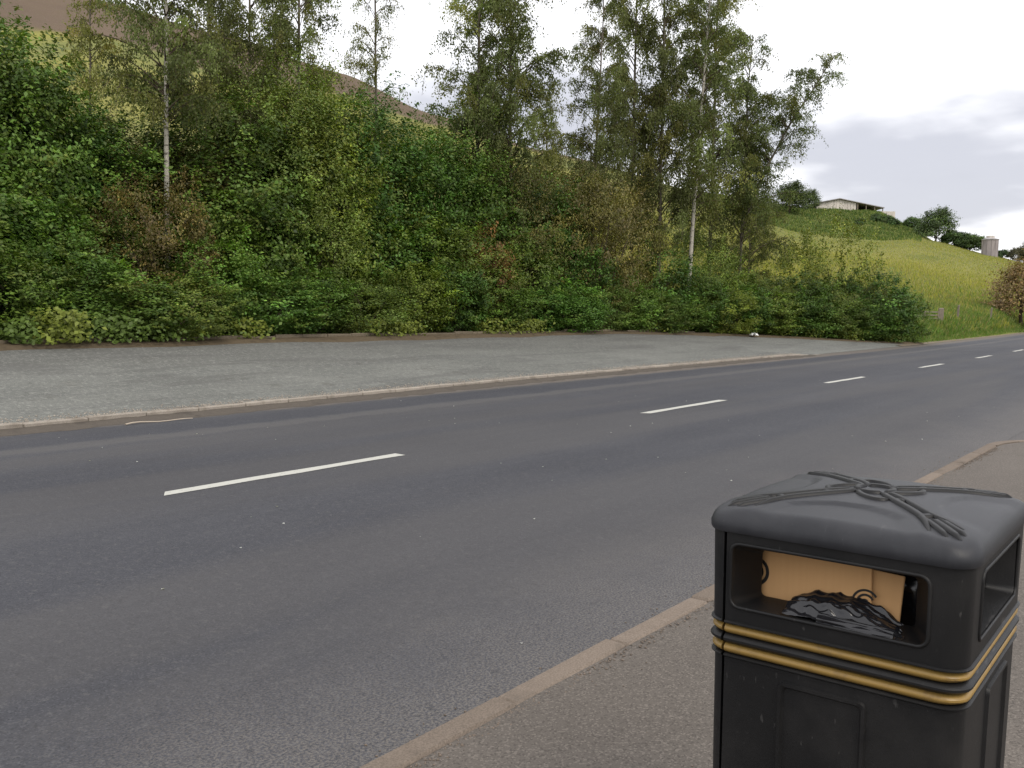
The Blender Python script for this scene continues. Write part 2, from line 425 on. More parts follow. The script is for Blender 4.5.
# soil strip along the back of the lay-by
P = np.zeros((4, len(S), 3)); P[..., 0] = S[None]
rr = np.random.default_rng(3)
wob = .22 * np.interp(S, np.arange(-40, 60, 1.7), rr.uniform(-1, 1, len(np.arange(-40, 60, 1.7))))
ok = np.maximum(ey, y0 + .02)
for i, (dy, dz) in enumerate(((-.75, -.045), (-.4, .012), (.1, .06), (2.2, .10))):
    P[i, :, 1] = ok + dy * np.clip((ok - y0) / 3, .12, 1) + (wob if i == 0 else 0); P[i, :, 2] = zz + dz - (.06 if i == 0 else 0)
link('soil_strip', grid_mesh('soil_strip', P), M['soil'], kind='structure')

# ------------------------------------------------------------------ kerbs
def kerb_mesh(name, L, wdt, hgt, seed):
    rr = np.random.default_rng(seed)
    bm = bmesh.new()
    box_bm(bm, 0, L, 0, wdt, -hgt, 0, .014)
    for v in bm.verts:
        v.co.z += rr.uniform(-.003, .003); v.co.y += rr.uniform(-.003, .003)
    return mesh_bm(name, bm)
kms = [kerb_mesh('kerb_stone', .905, .125, .16, i) for i in range(4)]
kms2 = [kerb_mesh('far_kerb_stone', .905, .130, .17, 10 + i) for i in range(4)]
for x in kms: x.materials.append(M['kerb'])
for x in kms2: x.materials.append(M['kerb2'])
bm = bmesh.new(); box_bm(bm, -14, 13.0, 2.24, 2.30, -.2, .02)
kerbR = link('kerb', mesh_bm('kerb_bed', bm), M['soil'], kind='structure')
rr = np.random.default_rng(21)
for k in range(29):
    s0 = -13.4 + k * .915
    a = float(y_right(s0)); b = float(y_right(s0 + .915))
    o = link('kerb_stone', kms[k % 4], None, kerbR, (s0, a - .125, .10 + rr.uniform(-.006, .006)))
    o.rotation_euler = (rr.uniform(-.02, .02), 0, math.atan2(b - a, .915) + rr.uniform(-.006, .006))
rc = 1.3; cx0, cy0 = 13.15, float(y_right(13.1)) - rc            # rounded corner at the side road
for k in range(3):
    a0 = math.pi / 2 - k * math.pi / 6; a1 = a0 - math.pi / 6 + .012
    bm = bmesh.new()
    pts = [(rc, a0), (rc, (a0 + a1) / 2), (rc, a1), (rc - .125, a1), (rc - .125, (a0 + a1) / 2), (rc - .125, a0)]
    lo = [bm.verts.new((cx0 + r * math.cos(a), cy0 + r * math.sin(a), -.05)) for r, a in pts]
    hi = [bm.verts.new((cx0 + r * math.cos(a), cy0 + r * math.sin(a), .10)) for r, a in pts]
    bm.faces.new(hi); bm.faces.new(lo[::-1])
    for i in range(6): bm.faces.new((lo[i], lo[(i + 1) % 6], hi[(i + 1) % 6], hi[i]))
    link('kerb_stone', mesh_bm('corner_kerb_stone', bm), M['kerb'], kerbR)
sx0 = cx0 + rc - .125
for k in range(14):
    o = link('kerb_stone', kms[k % 4], None, kerbR, (sx0, cy0 - .006 - k * .915, .10))
    o.rotation_euler = (0, 0, -math.pi / 2)
bm = bmesh.new(); box_bm(bm, -16, 33, 12.86, 12.9, -.3, -.02)
kerbL = link('layby_kerb', mesh_bm('layby_kerb_bed', bm), M['soil'], kind='structure')
for k in range(60):
    s0 = -15.0 + k * .915
    a = float(y_left(s0)); b = float(y_left(s0 + .915)); zt = float(kerb_top(s0 + .4))
    if zt < .012: continue
    o = link('kerb_stone', kms2[k % 4], None, kerbL, (s0, a + .004, zt + rr.uniform(-.007, .007)))
    o.rotation_euler = (rr.uniform(-.03, .03), math.atan2(float(kerb_top(s0)) - float(kerb_top(s0 + .915)), .915), math.atan2(b - a, .915))
# silt washed up against the foot of the far kerb
S = np.arange(-10, 38, .25); P = np.zeros((4, len(S), 3)); P[..., 0] = S[None]; rs = np.random.default_rng(6)
for i_, (dy, dz) in enumerate(((-.34, .002), (-.16, .014), (-.05, .040), (.012, .058))):
    P[i_, :, 1] = y_left(S) + dy + (rs.uniform(-.09, .09, len(S)) if i_ == 0 else 0); P[i_, :, 2] = dz * np.clip(kerb_top(S) / .11, .1, 1) + (rs.uniform(-.006, .006, len(S)) if i_ else 0)
link('gutter_silt', grid_mesh('gutter_silt', P), M['silt'], kind='structure')
em = []
for i in range(3):
    bm = bmesh.new(); box_bm(bm, 0, .9, 0, .09, -.2, 0, .012)
    r2 = np.random.default_rng(40 + i)
    for v in bm.verts: v.co.z += r2.uniform(-.012, .012)
    em.append(mesh_bm('edging_stone', bm)); em[-1].materials.append(M['edging'])
bm = bmesh.new(); box_bm(bm, -10, 40, 20.06, 20.08, .3, .7)
edg = link('hedge_edging', mesh_bm('edging_bed', bm), M['soil'], kind='structure')
for k in range(48):
    s0 = -4 + k * .915
    if rr.random() < .12: continue
    e0, z0 = edge(s0); e1, z1 = edge(s0 + .9)
    o = link('edging_stone', em[k % 3], None, edg, (s0, float(e0) + .02, float(z0) + .115 + rr.uniform(-.03, .02)))
    o.rotation_euler = (rr.uniform(-.12, .12), 0, math.atan2(float(e1 - e0), .9) + rr.uniform(-.02, .02))

# ------------------------------------------------------------------ footway
S = np.linspace(-14, sx0 + .003, 60); q = np.linspace(0, 1, 30)
P = np.zeros((len(q), len(S), 3)); P[..., 0] = S[None]
yt = y_right(S) - .122
yt = np.where(S > cx0, cy0 + np.sqrt(np.maximum((rc - .122) ** 2 - np.clip(S - cx0, 0, None) ** 2, 0)), yt)
P[..., 1] = (-12) * (1 - q[:, None]) + yt[None] * q[:, None]
rr2 = np.random.default_rng(9)
P[..., 2] = .088 + .006 * np.sin(S[None] * 1.7 + q[:, None] * 9) + rr2.uniform(-.002, .002, P.shape[:2])
link('footway', grid_mesh('footway', P), M['foot'], kind='structure')

# ------------------------------------------------------------------ vegetation
def nrm(a): return a / (np.linalg.norm(a, axis=-1, keepdims=True) + 1e-9)
def leaves(name, c, d, n, ln, wd, col, fold=.18):
    """folded, pointed leaves: centre c, long axis d, face normal n"""
    d = nrm(d); side = nrm(np.cross(n, d)); nn = np.cross(d, side)
    ln = ln[:, None]; wd = wd[:, None]
    V = np.stack([c - d * ln * .5, c - d * ln * .06 + side * wd * .5 + nn * wd * fold, c + d * ln * .5, c - d * ln * .06 - side * wd * .5 + nn * wd * fold], 1).reshape(-1, 3)
    F = np.arange(len(V), dtype=np.int32).reshape(-1, 4)
    return mesh_np(name, V, F, False, np.repeat(col, 4, 0))
def stems_mesh(name, R, n, h, spread, r0, sides=5):
    parts = []
    for i in range(n):
        a = R.uniform(0, 2 * math.pi); top = h * R.uniform(.45, .95); sp = spread * R.uniform(.3, 1)
        k = 7; q = np.linspace(0, 1, k)
        pts = np.stack([math.cos(a) * (.12 + sp * q ** 1.3), math.sin(a) * (.12 + sp * q ** 1.3), top * q - .25 * (1 - q)], -1)
        pts[:, :2] += R.normal(0, .05, (k, 2)) * q[:, None] * spread
        parts.append(tube_np(pts, r0 * (1 - .85 * q) * R.uniform(.6, 1.1), sides))
        for _ in range(3):
            j = R.integers(2, k - 1); a2 = a + R.uniform(-1.2, 1.2); l2 = top * R.uniform(.2, .4)
            p2 = pts[j] + np.stack([math.cos(a2) * l2 * q * .8, math.sin(a2) * l2 * q * .8, l2 * q ** .8], -1)
            parts.append(tube_np(p2, r0 * .4 * (1 - .8 * q), 4))
    return mesh_np(name, *join_np(parts), True)
def shrub_mesh(name, seed, rx, h, nc, per, ll, base, var=.36, clump=.34, shoots=.22, young=.2, youngc=(.13, .17, .035), droop=.35, aspect=.58, low=True):
    R = np.random.default_rng(seed)
    C, D = [], []
    lob = nrm(R.normal(size=(7, 3))); la = R.uniform(-.15, .35, 7)
    for i in range(nc):
        d = nrm(R.normal(size=3))
        if low and R.random() < .72: d[2] = R.uniform(-.95, .75); d = nrm(d)
        if not low and d[2] < -.3: d[2] = -d[2]
        k = 1 + float(np.sum(la * np.clip(lob @ d, 0, 1) ** 3))
        rr = (R.uniform(.35, 1) ** .45) * k
        zc = h * .46
        p = np.array([d[0] * rx * rr, d[1] * rx * rr, zc + d[2] * (h * .5) * min(rr, 1.08)])
        if p[2] < .12: p[2] = R.uniform(.05, .5)
        C.append(p); D.append(d)
    C, D = np.array(C), np.array(D)
    cl_b = np.exp(R.normal(0, var, nc)); yng = R.random(nc) < young
    cs = clump * R.uniform(.6, 1.35, nc); sh = R.random(nc) < shoots
    N = nc * per
    ci = np.repeat(np.arange(nc), per)
    off = R.normal(0, 1, (N, 3)) * cs[ci][:, None] * np.array([1, 1, .62]) * .62
    ax = nrm(D + np.array([0, 0, .7]) + R.normal(0, .3, (nc, 3)))
    along = R.uniform(0, 1, N) * (h * .16)
    off = np.where(sh[ci][:, None], off * .40 + ax[ci] * along[:, None], off)
    c = C[ci] + off; c[:, 2] = np.maximum(c[:, 2], .03)
    n = nrm(D[ci] * .55 + np.array([0, 0, .75]) + R.normal(0, .42, (N, 3)))
    d = nrm(np.cross(n, R.normal(size=(N, 3)))); d[:, 2] -= droop * R.uniform(0, 1.4, N)
    ln = ll * R.uniform(.6, 1.25, N); wd = ln * aspect * R.uniform(.8, 1.2, N)
    b = np.array(base)[None] * cl_b[ci][:, None]
    b = np.where(yng[ci][:, None], .45 * b + .55 * np.array(youngc)[None], b)
    b = b * R.uniform(.75, 1.3, N)[:, None] * np.stack([R.uniform(.9, 1.15, N), np.ones(N), R.uniform(.8, 1.2, N)], -1)
    return leaves(name, c, d, n, ln, wd, b), stems_mesh(name + '_stems', R, 6, h * .8, rx * .8, .05)
KIND = {
 'dark':  (dict(rx=1.7, h=4.2, nc=230, per=62, ll=.130, base=(0.063, 0.123, 0.021), young=.15), 'dark green broad-leaved shrub'),
 'mid':   (dict(rx=1.7, h=4.2, nc=240, per=62, ll=.120, base=(0.095, 0.158, 0.024), young=.25), 'mid green leafy shrub'),
 'lime':  (dict(rx=1.7, h=4.2, nc=240, per=60, ll=.110, base=(0.125, 0.175, 0.024), young=.45, youngc=(.17, .22, .04)), 'bright lime green shrub'),
 'olive': (dict(rx=1.7, h=4.2, nc=230, per=66, ll=.095, base=(0.140, 0.127, 0.034), young=.2, youngc=(.13, .105, .055), shoots=.4, droop=.9), 'olive brown drooping shrub'),
 'fine':  (dict(rx=1.7, h=4.2, nc=260, per=66, ll=.090, base=(0.102, 0.146, 0.029), young=.3, shoots=.35), 'small-leaved green hedge shrub'),
 'maple': (dict(rx=1.7, h=4.2, nc=210, per=72, ll=.120, base=(0.068, 0.137, 0.022), young=.1, clump=.42, aspect=.8, droop=.55), 'large-leaved deep green shrub'),
 'rust':  (dict(rx=1.4, h=3.4, nc=120, per=60, ll=.100, base=(0.189, 0.099, 0.036), young=.2, youngc=(.09, .10, .035), shoots=.3, droop=.9), 'rusty brown shrub'),
 'airy':  (dict(rx=1.7, h=4.6, nc=150, per=34, ll=.115, base=(0.165, 0.182, 0.032), young=.4, shoots=.65, low=False, droop=.5), 'thin airy yellow-green shrub'),
}
PROTO = {}
for i, (k, (kw, lab)) in enumerate(KIND.items()):
    PROTO[k] = [shrub_mesh('foliage_' + k, 100 + i * 3 + j, **kw) for j in range(2)]
    for f, s in PROTO[k]: f.materials.append(M['leaf']); s.materials.append(M['bark'])
RV = np.random.default_rng(77)
MARKS = [(80, 'at its broad-leaved end'), (235, 'below the bare white birch trunk'), (345, 'beside the large lime green shrub'), (440, 'below the sparse lone birch'),
         (545, 'below the central birch pair'), (620, 'beside the dark olive brown shrub'), (720, 'under the big birch group'), (800, 'under the leaning birch limb'), (2000, 'near the field gate')]
def mark(col): return next(m for c, m in MARKS if col < c)
TALL = dict(rx=2.2, h=7.5, nc=600, per=58, clump=.42)
for i, k in enumerate(('dark', 'mid', 'fine', 'olive', 'lime')):
    kw = dict(KIND[k][0]); kw.update(TALL); KIND['tall_' + k] = (kw, KIND[k][1])
    PROTO['tall_' + k] = [shrub_mesh('foliage_tall_' + k, 160 + i, **kw)]
    for f, s in PROTO['tall_' + k]: f.materials.append(M['leaf']); s.materials.append(M['bark'])
def place_shrub(s, l, h, rx, kind, where, group, z=None):
    kw, lab = KIND[kind]
    f, st = PROTO[kind][int(RV.integers(0, len(PROTO[kind])))]
    z = ground_at(s, l) - .05 if z is None else z
    o = link('shrub', None, label=lab + ' ' + where, cat='shrub', group=group + ', ' + kind.replace('_', ' '), loc=(s, l, z))
    o.rotation_euler = (0, 0, RV.uniform(0, 6.28))
    o.scale = (rx / kw['rx'], rx / kw['rx'] * RV.uniform(.9, 1.1), h / kw['h'])
    link('foliage', f, None, o); link('stems', st, None, o)
    return o
def spot(col, back):       # a point on the hillside at a bearing, so far behind the lay-by edge
    Y = float(np.interp(col, EcS, EdS)) + back; X = (col - 512) / FPX * Y
    s, l = from_cam(X, Y); return s, l, Y
def height_to(col, Y, ytop, s, l): return CAM_H + Y * (hor(col) - ytop) / FPX - ground_at(s, l)
TOPX = [-80, 0, 30, 60, 95, 130, 170, 220, 280, 330, 380, 430, 470, 540, 565, 605, 630, 680, 720, 760, 800, 850, 885, 912, 935]
TOPY = [10, 18, 52, 98, 126, 142, 135, 85, 80, 92, 112, 122, 142, 162, 160, 180, 225, 240, 255, 250, 262, 258, 270, 292, 318]
# front row: low growth spilling to the lay-by
col = -60.0
kinds_f = ['dark', 'mid', 'dark', 'maple', 'fine', 'mid', 'dark', 'mid', 'fine', 'lime']
i = 0
while col < 880:
    s, l, Y = spot(col, RV.uniform(1.0, 1.7))
    h = RV.uniform(1.7, 2.7); rx = RV.uniform(1.15, 1.6)
    k = kinds_f[i % 10] if RV.random() < .75 else 'dark'
    if col > 880: h *= .9
    place_shrub(s, l, h, rx, k, 'low in the hedge front, ' + mark(col), 'front row of the hedge ' + mark(col))
    col += 1.75 * RV.uniform(.85, 1.15) * FPX / Y * (.75 if col < 600 else .6); i += 1
# middle row
col = -70.0; i = 0
kinds_m = ['mid', 'dark', 'fine', 'olive', 'mid', 'maple', 'fine', 'dark', 'mid', 'fine']
while col < 885:
    s, l, Y = spot(col, RV.uniform(3.0, 4.2))
    yt = float(np.interp(col, TOPX, TOPY)); yb = hor(col) + 25
    h = min(height_to(col, Y, yt + (.42 if col < 610 else .12) * (yb - yt), s, l), 5.2); h = max(h, 2.0) * RV.uniform(.9, 1.08)
    k = kinds_m[i % 10]
    if col < 60: k = ['dark', 'mid', 'maple'][i % 3]
    if 575 < col < 625: k = 'olive'
    if 640 < col < 740: k = ['mid', 'dark', 'fine'][i % 3]
    place_shrub(s, l, h, min(RV.uniform(1.5, 1.95), .55 * h + .5), k, 'in the middle of the hedge, ' + mark(col), 'middle row of the hedge ' + mark(col))
    col += 2.1 * RV.uniform(.85, 1.15) * FPX / Y * .8; i += 1
# back row: tall growth up to the crest of the hedge
col = -80.0; i = 0
kinds_b = ['dark', 'fine', 'dark', 'mid', 'olive', 'dark', 'fine', 'mid']
while col < 612:
    s, l, Y = spot(col, RV.uniform(5.6, 7.2))
    yt = float(np.interp(col, TOPX, TOPY))
    h = height_to(col, Y, yt, s, l) * RV.uniform(.98, 1.12)
    k = kinds_b[i % 8]
    if 300 < col < 335: k = 'lime'
    if 560 < col < 612: k = 'olive'
    if col < 40: k = 'dark'
    place_shrub(s, l, h, RV.uniform(1.8, 2.4), 'tall_' + k, 'tall along the hedge crest, ' + mark(col), 'tall back row of the hedge ' + mark(col))
    col += 2.3 * RV.uniform(.85, 1.15) * FPX / Y * (.8 if col < 180 else .58); i += 1
def single(col, back, ytop, rx, kind, label, cat='shrub'):
    s, l, Y = spot(col, back); h = height_to(col, Y, ytop, s, l)
    o = place_shrub(s, l, h, rx, kind, '', 'x'); o['label'] = label; o['category'] = cat; del o['group']
    return o
single(322, 4.6, 150, 1.7, 'lime', 'large lime green shrub shining out in the middle of the hedge')
single(165, 2.6, 175, 1.2, 'olive', 'drooping olive brown shrub below the white birch trunk in the hedge')
single(485, 2.2, 225, 1.0, 'rust', 'rusty brown drooping shrub with dead leaves in the hedge')
single(592, 3.0, 180, 1.7, 'olive', 'dark olive brown shrub where the tall hedge drops to the lower hedge')
single(832, 3.5, 222, 2.0, 'airy', 'thin yellow-green shrub with bare stems above the low end of the hedge')
single(795, 5.5, 238, 1.6, 'airy', 'wispy yellow-green shrub beside the leaning birch')
single(705, 4.0, 232, 1.6, 'fine', 'small-leaved shrub wrapped round the foot of the white birch')
single(872, 1.8, 266, 1.8, 'dark', 'rounded dark shrub at the end of the hedge beside the field gate')
single(902, 1.6, 290, 1.25, 'mid', 'small green shrub ending the hedge against the gate rails')
single(2, 5.5, 5, 2.0, 'tall_dark', 'tall broad-leaved shrub tree rising highest in the hedge above the wide lay-by')

# ---- birches
M['grey_bark'] = bark('grey_birch_bark', (.095, .080, .062), (.17, .15, .12))
def birch(name, seed, h, crown0, reach, nb, tw, per, lean=0.0, ll=.088, base=(.118, .140, .046), fork=False):
    R = np.random.default_rng(seed)
    k = 14; q = np.linspace(0, 1, k)
    def trunkline(a, ln, z0=0, base_pt=None, lean_=lean):
        p = np.stack([math.cos(a) * lean_ * h * q ** 1.4, math.sin(a) * lean_ * h * q ** 1.4, q * ln], -1)
        p[:, :2] += np.cumsum(R.normal(0, .035, (k, 2)), 0) * q[:, None]
        if base_pt is not None: p += base_pt
        return p
    main = trunkline(0.0, h); main[0, 2] = -.3
    tr = [tube_np(main, .100 * (h / 17) * (1 - .93 * q) ** .9 + .008, 8)]
    axes = [(main, crown0, 1.0)]
    if fork:
        j = 4
        p2 = trunkline(.1, h * .62, base_pt=main[j], lean_=.30); tr.append(tube_np(p2, .085 * (1 - .93 * q) + .006, 6)); axes.append((p2, main[j][2] + 1.0, .8))
    br = []; LC, LD, LN, LL, LCOL = [], [], [], [], []
    for line, c0, wgt in axes:
        zl = line[:, 2]
        for i in range(int(nb * wgt)):
            z = R.uniform(c0, zl[-1] * .985)
            f = (z - c0) / (zl[-1] - c0)
            p0 = np.array([np.interp(z, zl, line[:, a]) for a in range(3)])
            L = reach * (1.05 - .85 * f) * R.uniform(.45, 1.1) * (.55 + .45 * min(1, f * 4 + .3)) + .25
            a = R.uniform(0, 2 * math.pi); rise = R.uniform(.5, 1.25) + .5 * f
            kk = 6; qq = np.linspace(0, 1, kk)
            hx = L * qq; hz = rise * L * (qq - .55 * qq ** 2.2)
            bp = p0 + np.stack([math.cos(a) * hx, math.sin(a) * hx, hz], -1) + np.cumsum(R.normal(0, .04, (kk, 3)), 0) * qq[:, None]
            br.append(tube_np(bp, .020 * (L / 2 + .3) * (1 - .85 * qq) + .003, 4))
            ntw = max(3, int(tw * L / reach * 1.3)); tint = np.exp(R.normal(0, .22)); warm = R.random() < .25
            for j in range(ntw):
                u = R.uniform(.22, 1) ** .8
                b0 = np.array([np.interp(u, qq, bp[:, x]) for x in range(3)])
                dr = R.uniform(.35, 1.25) * (.6 + .5 * (1 - f)); sw = R.normal(0, .30, 2)
                m_ = int(per * R.uniform(.6, 1.3)); v = R.uniform(0, 1, m_)
                c = b0 + np.stack([sw[0] * v + math.cos(a) * .25 * v, sw[1] * v + math.sin(a) * .25 * v, .12 * v - dr * v ** 1.5], -1) + R.normal(0, .075, (m_, 3))
                LC.append(c)
                if j % 3 == 0:
                    vv = np.linspace(0, 1, 4)
                    br.append(tube_np(b0 + np.stack([(sw[0] + math.cos(a) * .25) * vv, (sw[1] + math.sin(a) * .25) * vv, .12 * vv - dr * vv ** 1.5], -1), np.full(4, .006), 3))
                d = np.stack([R.normal(0, .45, m_), R.normal(0, .45, m_), -np.ones(m_)], -1); LD.append(d)
                LN.append(R.normal(size=(m_, 3)) + np.array([0, 0, .3])); LL.append(ll * R.uniform(.65, 1.2, m_))
                cb = np.array(base) * (np.array([1.25, 1.08, .9]) if warm else 1.0) * tint
                LCOL.append(cb[None] * R.uniform(.75, 1.3, m_)[:, None])
    c, d, n, ln, co = map(np.concatenate, (LC, LD, LN, LL, LCOL))
    crown = leaves(name + '_crown', c, d, n, ln, ln * .72, co)
    return mesh_np(name + '_trunk', *join_np(tr), True), mesh_np(name + '_branches', *join_np(br), True), crown
BV = [birch('birch_a', 1, 17, 2.6, 2.7, 105, 20, 29), birch('birch_b', 2, 17, 6.3, 2.3, 84, 16, 27, .02),
      birch('birch_c', 3, 17, 2.4, 2.9, 110, 20, 29, .015), birch('birch_d', 4, 15, 2.6, 3.0, 88, 17, 27, .03, fork=True),
      birch('birch_e', 5, 12, 2.6, 1.6, 58, 13, 24, .02, ll=.085, base=(.165, .170, .050)),
      birch('birch_f', 6, 17, 4.2, 2.4, 100, 18, 29, .03), birch('birch_g', 8, 17, 4.6, 2.1, 66, 12, 22, .02, ll=.082), birch('birch_h', 11, 17, 4.3, 2.5, 92, 18, 28, .035)]
BH = [17, 17, 17, 15, 12, 17, 17, 17]
for i, (tr, b, c) in enumerate(BV): tr.materials.append(M['birch_bark'] if i in (1, 7) else M['grey_bark']); b.materials.append(M['bark']); c.materials.append(M['birch_leaf'])
def place_birch(col, back, ytop, v, rz, wide, label, tilt=0.0):
    s, l, Y = spot(col, back); h = height_to(col, Y, ytop, s, l)
    o = link('birch_tree', None, label=label, cat='tree', loc=(s, l, ground_at(s, l) - .05))
    k = h / BH[v]
    o.scale = (k * wide, k * wide, k); o.rotation_euler = (0, tilt, rz)
    tr, b, c = BV[v]
    link('trunk', tr, None, o); link('branches', b, None, o); link('crown', c, None, o)
    return o
right_ang = math.atan2(-cT, sT)
place_birch(168, 4.2, -190, 1, 1.0, 1.0, 'birch with a bare white trunk standing above the broad-leaved end of the hedge')
place_birch(212, 6.2, -150, 0, 2.2, .95, 'birch with dense hanging foliage just behind the bare white trunk birch')
place_birch(92, 9.0, -25, 4, 0.4, 1.0, 'slender pale yellow-green birch with open grass slope behind it')
place_birch(250, 8.0, -120, 2, 0.7, .85, 'birch with grey-green hanging twigs behind the lime green shrub')
place_birch(300, 7.0, -140, 5, 3.4, .85, 'thin birch with a dark trunk rising beside the moor skyline')
place_birch(376, 7.5, -90, 6, 1.9, .85, 'sparse birch standing alone against bright sky above the brown moor slope')
place_birch(474, 6.5, -110, 0, 4.0, 1.0, 'tall birch with warm yellowish foliage, first stem of the central pair')
place_birch(508, 5.0, -120, 2, 2.6, .92, 'tall birch with a dark trunk, second stem of the central pair')
place_birch(588, 6.0, -25, 5, 5.2, .90, 'narrow-topped birch between the central pair and the big birch group')
place_birch(628, 7.0, -90, 0, 0.2, .80, 'tall birch at the edge of the big birch group with several dark stems')
place_birch(656, 5.5, -110, 2, 1.3, .82, 'dense tall birch in the middle of the big birch group')
place_birch(686, 3.5, -70, 7, right_ang, .95, 'tall birch with a slim white lower trunk in the big birch group')
place_birch(706, 6.5, -60, 0, 4.6, .88, 'broad dark-stemmed birch behind the slim white trunk in the big birch group')
place_birch(736, 5.0, 42, 3, right_ang - .1, 1.0, 'forked birch with a thin limb leaning out towards the barn')
place_birch(546, 9.0, 95, 5, 2.0, .9, 'short birch with open foliage between the central pair and the narrow-topped birch')
place_birch(745, 7.5, 130, 2, 5.0, 1.0, 'short bushy birch filling the gap under the leaning limb')

# ---- ground cover at the foot of the hedge and grass verge
R = np.random.default_rng(12); N = 22000
s = R.uniform(3, 56, N) ; clumpn = np.interp(s, np.arange(0, 60, .9), R.uniform(0, 1, 67))
keep = (clumpn > np.where(s < 13, .15, .55)); s = s[keep]; clumpn = clumpn[keep]
ey_, ez_ = edge(s); hh = R.uniform(0, 1, len(s)) * (.22 + .5 * clumpn) * np.where(s < 14, 1.25, .8)
l = ey_ + R.normal(.42, .28, len(s)) - .32 * (s < 14.5) - .30 * clumpn * np.where(s < 14, 1.9, .7)
c = np.stack([s, l, ez_ + .04 + hh], -1)
n = nrm(np.array([-.35, -.6, .8]) + R.normal(0, .45, (len(s), 3))); d = np.cross(n, R.normal(size=(len(s), 3)))
ln = R.uniform(.07, .15, len(s))
co = np.where((clumpn > .6)[:, None], np.array([.175, .215, .034]), np.array([.105, .165, .032])) * R.uniform(.7, 1.3, (len(s), 1))
link('ground_cover', leaves('ground_cover', c, d, n, ln, ln * .7, co), M['leaf'], kind='stuff', label='low leafy weeds spilling from the foot of the hedge', cat='weeds')
def blades(name, s, l, z, hgt, wid, col, R):
    N = len(s); a = R.uniform(0, 6.28, N); lean = R.uniform(.05, .55, N) * hgt; b = R.uniform(0, 6.28, N)
    wx, wy = np.cos(a) * wid, np.sin(a) * wid
    lx, ly = np.cos(b) * lean, np.sin(b) * lean
    V = np.zeros((N, 4, 3))
    V[:, 0] = np.stack([s - wx, l - wy, z], -1); V[:, 1] = np.stack([s + wx, l + wy, z], -1)
    V[:, 2] = np.stack([s + lx * .45 + wx * .7, l + ly * .45 + wy * .7, z + hgt * .62], -1); V[:, 3] = np.stack([s + lx, l + ly, z + hgt], -1)
    F = np.arange(N * 4).reshape(N, 4)
    return mesh_np(name, V.reshape(-1, 3), F, False, np.repeat(col, 4, 0))
S = np.arange(52, 140, 1.0); P = np.zeros((3, len(S), 3)); P[..., 0] = S[None]
rw = np.random.default_rng(4).uniform(-.08, .08, len(S))
for i_, (dy, dz) in enumerate(((-.10, .012), (.12, .05), (.55, .075))): P[i_, :, 1] = y_left(S) + .12 + dy + rw * (i_ == 0); P[i_, :, 2] = dz
link('verge_edge', grid_mesh('verge_edge', P), M['edging'], kind='structure')
R = np.random.default_rng(13); N = 60000
s = 55.5 + 75 * R.uniform(0, 1, N) ** 1.3; dd = np.minimum(R.exponential(4.2, N), 22)
ey_, _ = edge(s); l = ey_ + .25 + dd
X, Y = to_cam(s, l); colv = 512 + FPX * X / Y
z = np.array([hill_z(a, b) for a, b in zip(colv, Y)]) - .03
patch = np.interp(s, np.arange(50, 135, 1.3), R.uniform(0, 1, 66)) 
hg = R.uniform(.25, .75, N) * (.55 + .7 * patch) * sstep(0, 1.2, dd + .25)
co = np.where((R.random(N) < .25 + .3 * sstep(2.5, 6, dd))[:, None], np.array([.24, .235, .09]), np.array([.115, .195, .040])) * R.uniform(.7, 1.3, (N, 1))
link('verge_grass', blades('verge_grass', s, l, z, hg, .022 + 0 * s, co, R), M['grass'], kind='stuff', label='long green grass on the verge beside the road', cat='grass')
R = np.random.default_rng(14); N = 170000           # coarse field grass over the slope
colv = R.uniform(560, 1060, N); Ye = np.interp(colv, EcS, EdS); Y = Ye + 6 + 165 * R.uniform(0, 1, N) ** 1.25
X = (colv - 512) / FPX * Y; s, l = from_cam(X, Y)
z = np.array([hill_z(a, b) for a, b in zip(colv, Y)]) - .03
co = np.array([[.44, .41, .075], [.27, .31, .06], [.39, .35, .16]])[R.integers(0, 3, N)] * R.uniform(.75, 1.25, (N, 1))
link('field_grass', blades('field_grass', s, l, z, R.uniform(.2, .6, N) * (1.1 - .6 * sstep(90, 200, Y)), .02 + .00014 * Y, co, R), M['grass'], kind='stuff', label='tussocky yellow-green meadow grass on the field slope', cat='grass')
R = np.random.default_rng(15); N = 30000            # nettles on the bank under the barn
colv = 690 + 225 * R.uniform(0, 1, N) ** .8; Y = R.uniform(206, 262, N) + .10 * (850 - colv) ; ok_ = (Y > 210 + 9 * np.sin(colv * .07) + R.normal(0, 9, N)) & (colv < 1120 - .9 * Y + 10 * np.sin(Y))
colv, Y = colv[ok_], Y[ok_]; N = len(Y); X = (colv - 512) / FPX * Y; s, l = from_cam(X, Y)
z = np.array([hill_z(a, b) for a, b in zip(colv, Y)]) - .05
co = np.array([[.095, .140, .036], [.07, .115, .03], [.17, .19, .06]])[R.integers(0, 3, N)] * R.uniform(.7, 1.3, (N, 1))
link('bank_nettles', blades('bank_nettles', s, l, z, R.uniform(.25, .75, N) * (.6 + .6 * (np.sin(s * .7) * np.sin(l * .5 + 1) > -.1)), .15 + 0 * s, co, R), M['grass'], kind='stuff', label='dark green nettles and rough growth covering the bank below the barn', cat='nettles')
